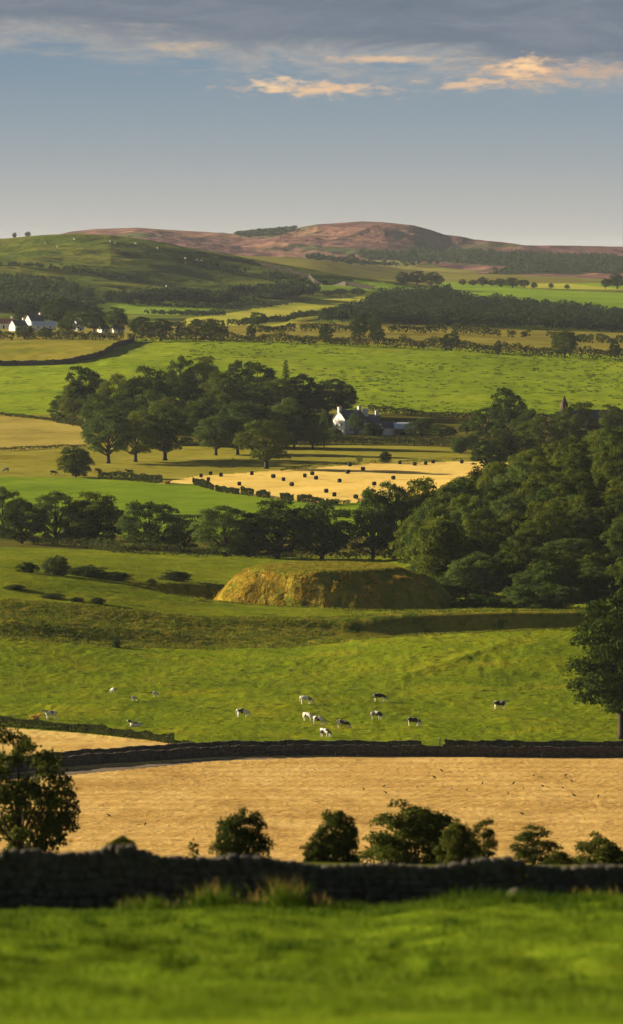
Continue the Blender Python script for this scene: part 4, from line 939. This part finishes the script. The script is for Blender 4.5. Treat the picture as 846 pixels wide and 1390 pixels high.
xs = R.uniform(-11.5, 11.5, n); ys = R.uniform(58, 121.8, n); k = np.abs(xs) < .0587*ys*1.25+.6; xs, ys = xs[k], ys[k]
dn = fbm(xs/1.1, ys/1.6, 3, 61); edge = sm(113, 120, ys)
hh = .055+.05*np.clip(dn+.4, 0, 1)+.14*edge*np.clip(fbm(xs/.9, ys/.9, 2, 62)+.45, 0, 1)
v, f = blades(n, xs, ys, hh, .022, .35, 3); tag(ob('grass', mesh_np('grass', v, f, GRASSB)), 'bright green short grass of the foreground slope', 'grass', kind='stuff')
P1 = []; 
for (px, w_, h_) in [(195, .75, .42), (285, .62, .62), (385, .45, .70), (340, .5, .3), (425, .8, .3), (240, .4, .25), (470, .7, .3), (560, .6, .25), (640, 1.1, .42), (700, .9, .38), (745, .8, .3), (800, .8, .28), (100, .5, .2), (40, .5, .2), (520, .5, .22), (600, .6, .3)]:
    yb = 119.5; xc = (px-423)/F*yb; m = int(900*w_*(h_+.3)); P1.append((R.normal(xc, w_*.42, m), R.normal(yb, .35, m), np.full(m, h_)*R.uniform(.4, 1, m)))
for _ in range(260):
    yb = R.uniform(72, 119) if _ < 120 else R.uniform(110, 119.8); xc = R.uniform(-.064, .064)*yb; w_ = R.uniform(.12, .5); m = int(240*w_)
    P1.append((R.normal(xc, w_*.5, m), R.normal(yb, .25, m), np.full(m, R.uniform(.10, .24))*R.uniform(.5, 1, m)))
xs = np.concatenate([p[0] for p in P1]); ys = np.clip(np.concatenate([p[1] for p in P1]), 60, 121.8); hh = np.concatenate([p[2] for p in P1])
v, f = blades(0, xs, ys, hh, .03, .38, 5); tag(ob('grass_tussocks', mesh_np('grass_tussocks', v, f, GRASSB)), 'taller green grass tufts at the foot of the foreground wall', 'grass', kind='stuff')
P1 = []
for (px, w_, h_, m) in [(285, .2, .72, 110), (385, .18, .8, 110), (340, .3, .5, 30), (195, .3, .45, 50), (437, .2, .5, 25), (375, .4, .5, 50), (800, .4, .4, 40)]:
    yb = 120.1; P1.append((R.normal((px-423)/F*yb, w_, m), R.normal(yb, .25, m), np.full(m, h_*.85)*R.uniform(.7, 1.1, m)))
xs = np.concatenate([p[0] for p in P1]); ys = np.concatenate([p[1] for p in P1]); hh = np.concatenate([p[2] for p in P1])
v, f = blades(0, xs, ys, hh, .028, .22, 6); tag(ob('seed_grass', mesh_np('seed_grass', v, f, SEEDB)), 'dry golden seed stems rising from the grass tufts by the wall', 'grass', kind='stuff')

def tufts(name, label, mask, n, h, w, nb, mat, seed, lean=.5, patch=None, cat='grass'):
    # tufts of blades standing on random ground faces inside a field
    R = np.random.default_rng(seed); I, J = np.nonzero(mask[:, :])
    A = (cX[I, np.minimum(J+1, cX.shape[1]-1)]-cX[I, J]).clip(.01, 5)*(Ys[I+1]-Ys[I]); p = A/A.sum(); k = R.choice(len(I), n, p=p)
    x = cX[I[k], J[k]]+R.uniform(-.5, .5, n)*A[k]/(Ys[I[k]+1]-Ys[I[k]]); y = cY[I[k], J[k]]+R.uniform(-.5, .5, n)*(Ys[I[k]+1]-Ys[I[k]])
    if patch: g = patch(x, y); x, y = x[g], y[g]; n = len(x)
    sz = R.uniform(.5, 1.2, n); ii = np.repeat(np.arange(n), nb); m = n*nb
    xx = x[ii]+R.normal(size=m)*w*.33*sz[ii]; yy = y[ii]+R.normal(size=m)*w*.33*sz[ii]; hh = h*sz[ii]*R.uniform(.5, 1.1, m)
    v, f = blades(m, xx, yy, hh, w*.28, lean, seed); c0 = v.mean(0)
    return tag(ob(name, mesh_np(name, v-c0, f, mat), loc=c0), label, cat, kind='stuff')
inx = np.abs(cX/cY) < .064
B_GOLD = leaf_mat('dry_bank_blades', (.13, .15, .012), (.66, .43, .06), .25, .5)
B_OLIVE = leaf_mat('olive_bank_blades', (.10, .14, .010), (.30, .25, .03), .25, .35)
B_PAST = leaf_mat('pasture_blades', (.06, .10, .008), (.18, .21, .016), .25, .4)
B_RUSH = leaf_mat('field_rush_blades', (.05, .09, .006), (.12, .18, .012), .2, .2)
tufts('grass', 'golden rough grass tufts over the sides of the flat topped mound', (R_ == ID['motte']) & inx, 9000, .36, .7, 7, B_GOLD, 70, .5, lambda x, y: (x < -3+7*fbm(x/4, y/4, 2, 13)) | (fbm(x/2.5, y/2.5, 2, 14) > .22))
tufts('grass', 'low yellow green grass tufts on the flat top of the mound', (R_ == ID['mottetop']) & inx, 2600, .22, .6, 6, B_OLIVE, 71)
tufts('grass', 'olive brown rough grass tufts over the banks round the mound', (R_ == ID['rough']) & inx, 16000, .32, .75, 6, B_OLIVE, 72, .5, lambda x, y: ~((x > 2+6*fbm(x/4, y/4, 2, 12)) & (y > 984) & (y < 1011)))
tufts('grass', 'small green tussocks dotted over the cow pasture', (R_ == ID['pasture']) & inx & (cY < 985), 17000, .13, .6, 5, B_PAST, 73, .7, lambda x, y: fbm(x/14, y/16, 3, 90) > -.25)
tufts('grass', 'small tussocks over the turf left of and beyond the mound', (R_ == ID['plateau']) & inx, 9000, .16, .8, 5, B_PAST, 74, .7)
tufts('rushes', 'dark rush clumps speckling the bright green hill field', (R_ == ID['upfield']) & inx & (cY < 2700), 1700, .6, 2.0, 12, B_RUSH, 75, .6, lambda x, y: (fbm(x/60, y/60, 3, 91) > -.3) & (x > -60), cat='rushes')

# ------------------------------------------------------------------ light, sky, air, camera
EL, AZ = math.radians(14.5), math.radians(23)     # sun low, from the left and a little behind the scene
sd = Vector((-math.cos(EL)*math.cos(AZ), math.cos(EL)*math.sin(AZ), math.sin(EL)))
L = bpy.data.lights.new('sun', 'SUN'); L.energy = 5.0; L.angle = math.radians(.5); L.color = (1, .82, .55)
lo = bpy.data.objects.new('sun', L); COL.objects.link(lo); lo.rotation_euler = sd.to_track_quat('Z', 'Y').to_euler(); lo.location = (0, 0, 300)
W = bpy.data.worlds.new('World'); S.world = W; W.use_nodes = True; nt = W.node_tree; bg = nt.nodes['Background']; bg.inputs[1].default_value = .05
sky = nt.nodes.new('ShaderNodeTexSky'); sky.sky_type = 'NISHITA'; sky.sun_disc = False; sky.sun_elevation = EL; sky.sun_rotation = math.atan2(sd.x, sd.y); sky.air_density = 1; sky.dust_density = 1
tc = nt.nodes.new('ShaderNodeTexCoord'); sp = nt.nodes.new('ShaderNodeSeparateXYZ'); link(nt, tc.outputs['Generated'], sp.inputs[0]); dxn, dzn = sp.outputs[0], sp.outputs[2]
EXP = 1.62
def sc_(c): k = 1.13/(.05*2**EXP); return tuple(x*k for x in c)
def srgb(r_, g_, b_): return tuple(((c/255+.055)/1.055)**2.4 for c in (r_, g_, b_))
zm = math_(nt, 'MULTIPLY', dzn, 10.)          # 0..0.5 over the frame's sky
col = ramp(nt, zm, [(0., sc_(srgb(172, 166, 158))), (.1, sc_(srgb(162, 163, 160))), (.22, sc_(srgb(140, 151, 158))), (.36, sc_(srgb(118, 138, 154))), (.6, sc_(srgb(98, 115, 136)))])
# clouds: soft streaks and lit puffs low over the hills
cb = nt.nodes.new('ShaderNodeCombineXYZ'); link(nt, math_(nt, 'MULTIPLY', dxn, 28.), cb.inputs[0]); link(nt, math_(nt, 'MULTIPLY', dzn, 95.), cb.inputs[2])
n1 = noise(nt, cb.outputs[0], 2.2, 6, .6, .3); n2 = noise(nt, cb.outputs[0], 8., 6, .62, .2)
def blob(cx, cz, rx, rz_, n=n1, am=1.8):
    a = math_(nt, 'DIVIDE', math_(nt, 'SUBTRACT', dxn, cx), rx); b = math_(nt, 'DIVIDE', math_(nt, 'SUBTRACT', dzn, cz), rz_)
    d = math_(nt, 'SQRT', math_(nt, 'ADD', math_(nt, 'MULTIPLY', a, a), math_(nt, 'MULTIPLY', b, b)))
    return math_(nt, 'SUBTRACT', math_(nt, 'ADD', 1., math_(nt, 'MULTIPLY', math_(nt, 'SUBTRACT', n, .5), am)), d)
def pz(px, row): return (px-423)/F, (350-row)/F
def add_cloud(col, px, row, rx, rz_, c, soft=.5, amt=1., n=n2, am=2.0):
    x, z = pz(px, row); f = smooth(nt, blob(x, z, rx/F, rz_/F, n, am), 0., soft)
    if amt < 1: f = math_(nt, 'MULTIPLY', f, amt)
    return mixc(nt, f, col, sc_(srgb(*c)))
col = add_cloud(col, 560, 108, 340, 36, (160, 156, 152), 1.4, .5, n2, 3.)
# the grey bank across the top, its ragged lower edge catching the sun
cb2 = nt.nodes.new('ShaderNodeCombineXYZ'); link(nt, math_(nt, 'MULTIPLY', dxn, 20.), cb2.inputs[0]); link(nt, math_(nt, 'MULTIPLY', dzn, 80.), cb2.inputs[2])
n4 = noise(nt, cb2.outputs[0], 1.6, 8, .62, .5)
edge_ = math_(nt, 'ADD', math_(nt, 'ADD', dzn, math_(nt, 'MULTIPLY', dxn, .075)), math_(nt, 'MULTIPLY', math_(nt, 'SUBTRACT', n4, .5), .022))
lit = math_(nt, 'MULTIPLY', smooth(nt, edge_, .0335, .038), math_(nt, 'MULTIPLY_ADD', n2, 1.2, -.05, True))
col = mixc(nt, math_(nt, 'MULTIPLY', lit, .7), col, sc_(srgb(188, 172, 154)))
up = smooth(nt, edge_, .0365, .042)
bank = ramp(nt, n4, [(.34, sc_(srgb(96, 109, 125))), (.52, sc_(srgb(108, 119, 133))), (.70, sc_(srgb(128, 134, 144)))])
col = mixc(nt, math_(nt, 'MULTIPLY', up, .93), col, bank)
col = add_cloud(col, 250, 68, 70, 13, (196, 172, 146), 1.2, .7)
col = add_cloud(col, 520, 82, 120, 8, (220, 186, 148), 1.1, .75)
col = add_cloud(col, 430, 122, 135, 13, (222, 186, 148), 1.1, .95, n2, 3.)
col = add_cloud(col, 375, 115, 42, 14, (232, 198, 156), 1.1, .9, n2, 3.)
col = add_cloud(col, 715, 100, 120, 26, (206, 170, 138), 1.3, .9, n2, 3.)
col = add_cloud(col, 708, 92, 44, 19, (248, 204, 150), 1.1, .95, n2, 2.6)
col = add_cloud(col, 640, 116, 64, 11, (218, 182, 146), 1., .85, n2, 3.)
col = add_cloud(col, 815, 98, 66, 18, (190, 162, 140), 1.2, .8, n2, 3.)
hi = smooth(nt, dzn, .05, .20)
# unseen dark cloud overhead, added to cut the sky fill, with blue gaps
n3 = smooth(nt, noise(nt, tc.outputs['Generated'], 2.5, 5, .6, .4), .40, .62)
above = mixc(nt, math_(nt, 'MULTIPLY_ADD', n3, -.35, .92), sky.outputs[0], sc_(srgb(42, 45, 50)))
link(nt, mixc(nt, hi, col, above), bg.inputs[0])

hz = bpy.data.materials.new('haze'); hz.use_nodes = True; t = hz.node_tree
for n_ in list(t.nodes):
    if n_.type == 'BSDF_PRINCIPLED': t.nodes.remove(n_)
pv = t.nodes.new('ShaderNodeVolumePrincipled'); pv.inputs['Color'].default_value = (.72, .82, 1, 1); pv.inputs['Density'].default_value = 1.3e-5; pv.inputs['Anisotropy'].default_value = .3
t.links.new(pv.outputs[0], t.nodes['Material Output'].inputs['Volume'])
zlo = float(Z.min())-5; zlo = min(zlo, 10)
mb = MB(); mb.box((0, 15000-1800, (zlo+165)/2-1), (33000, 34500, 165-zlo+2)); o = mb.obj('haze', hz); tag(o, kind='stuff')
o['label'] = 'thin pale haze over the valley'; o['category'] = 'haze'

cam = bpy.data.cameras.new('camera'); co = bpy.data.objects.new('camera', cam); COL.objects.link(co); S.camera = co
co.location = (0, 0, HC); co.rotation_euler = (math.pi/2-TH, 0, 0); cam.sensor_fit = 'VERTICAL'; cam.sensor_height = 36; cam.lens = 36*F/1390
cam.clip_start = 1; cam.clip_end = 60000; cam.dof.use_dof = True; cam.dof.focus_distance = 1100; cam.dof.aperture_fstop = 1.7
S.view_settings.view_transform = 'Standard'; S.view_settings.look = 'None'; S.view_settings.exposure = EXP; S.view_settings.gamma = 1; S.view_settings.use_curve_mapping = False
S.cycles.max_bounces = 5; S.cycles.transparent_max_bounces = 4; S.cycles.volume_bounces = 0; S.cycles.use_denoising = True
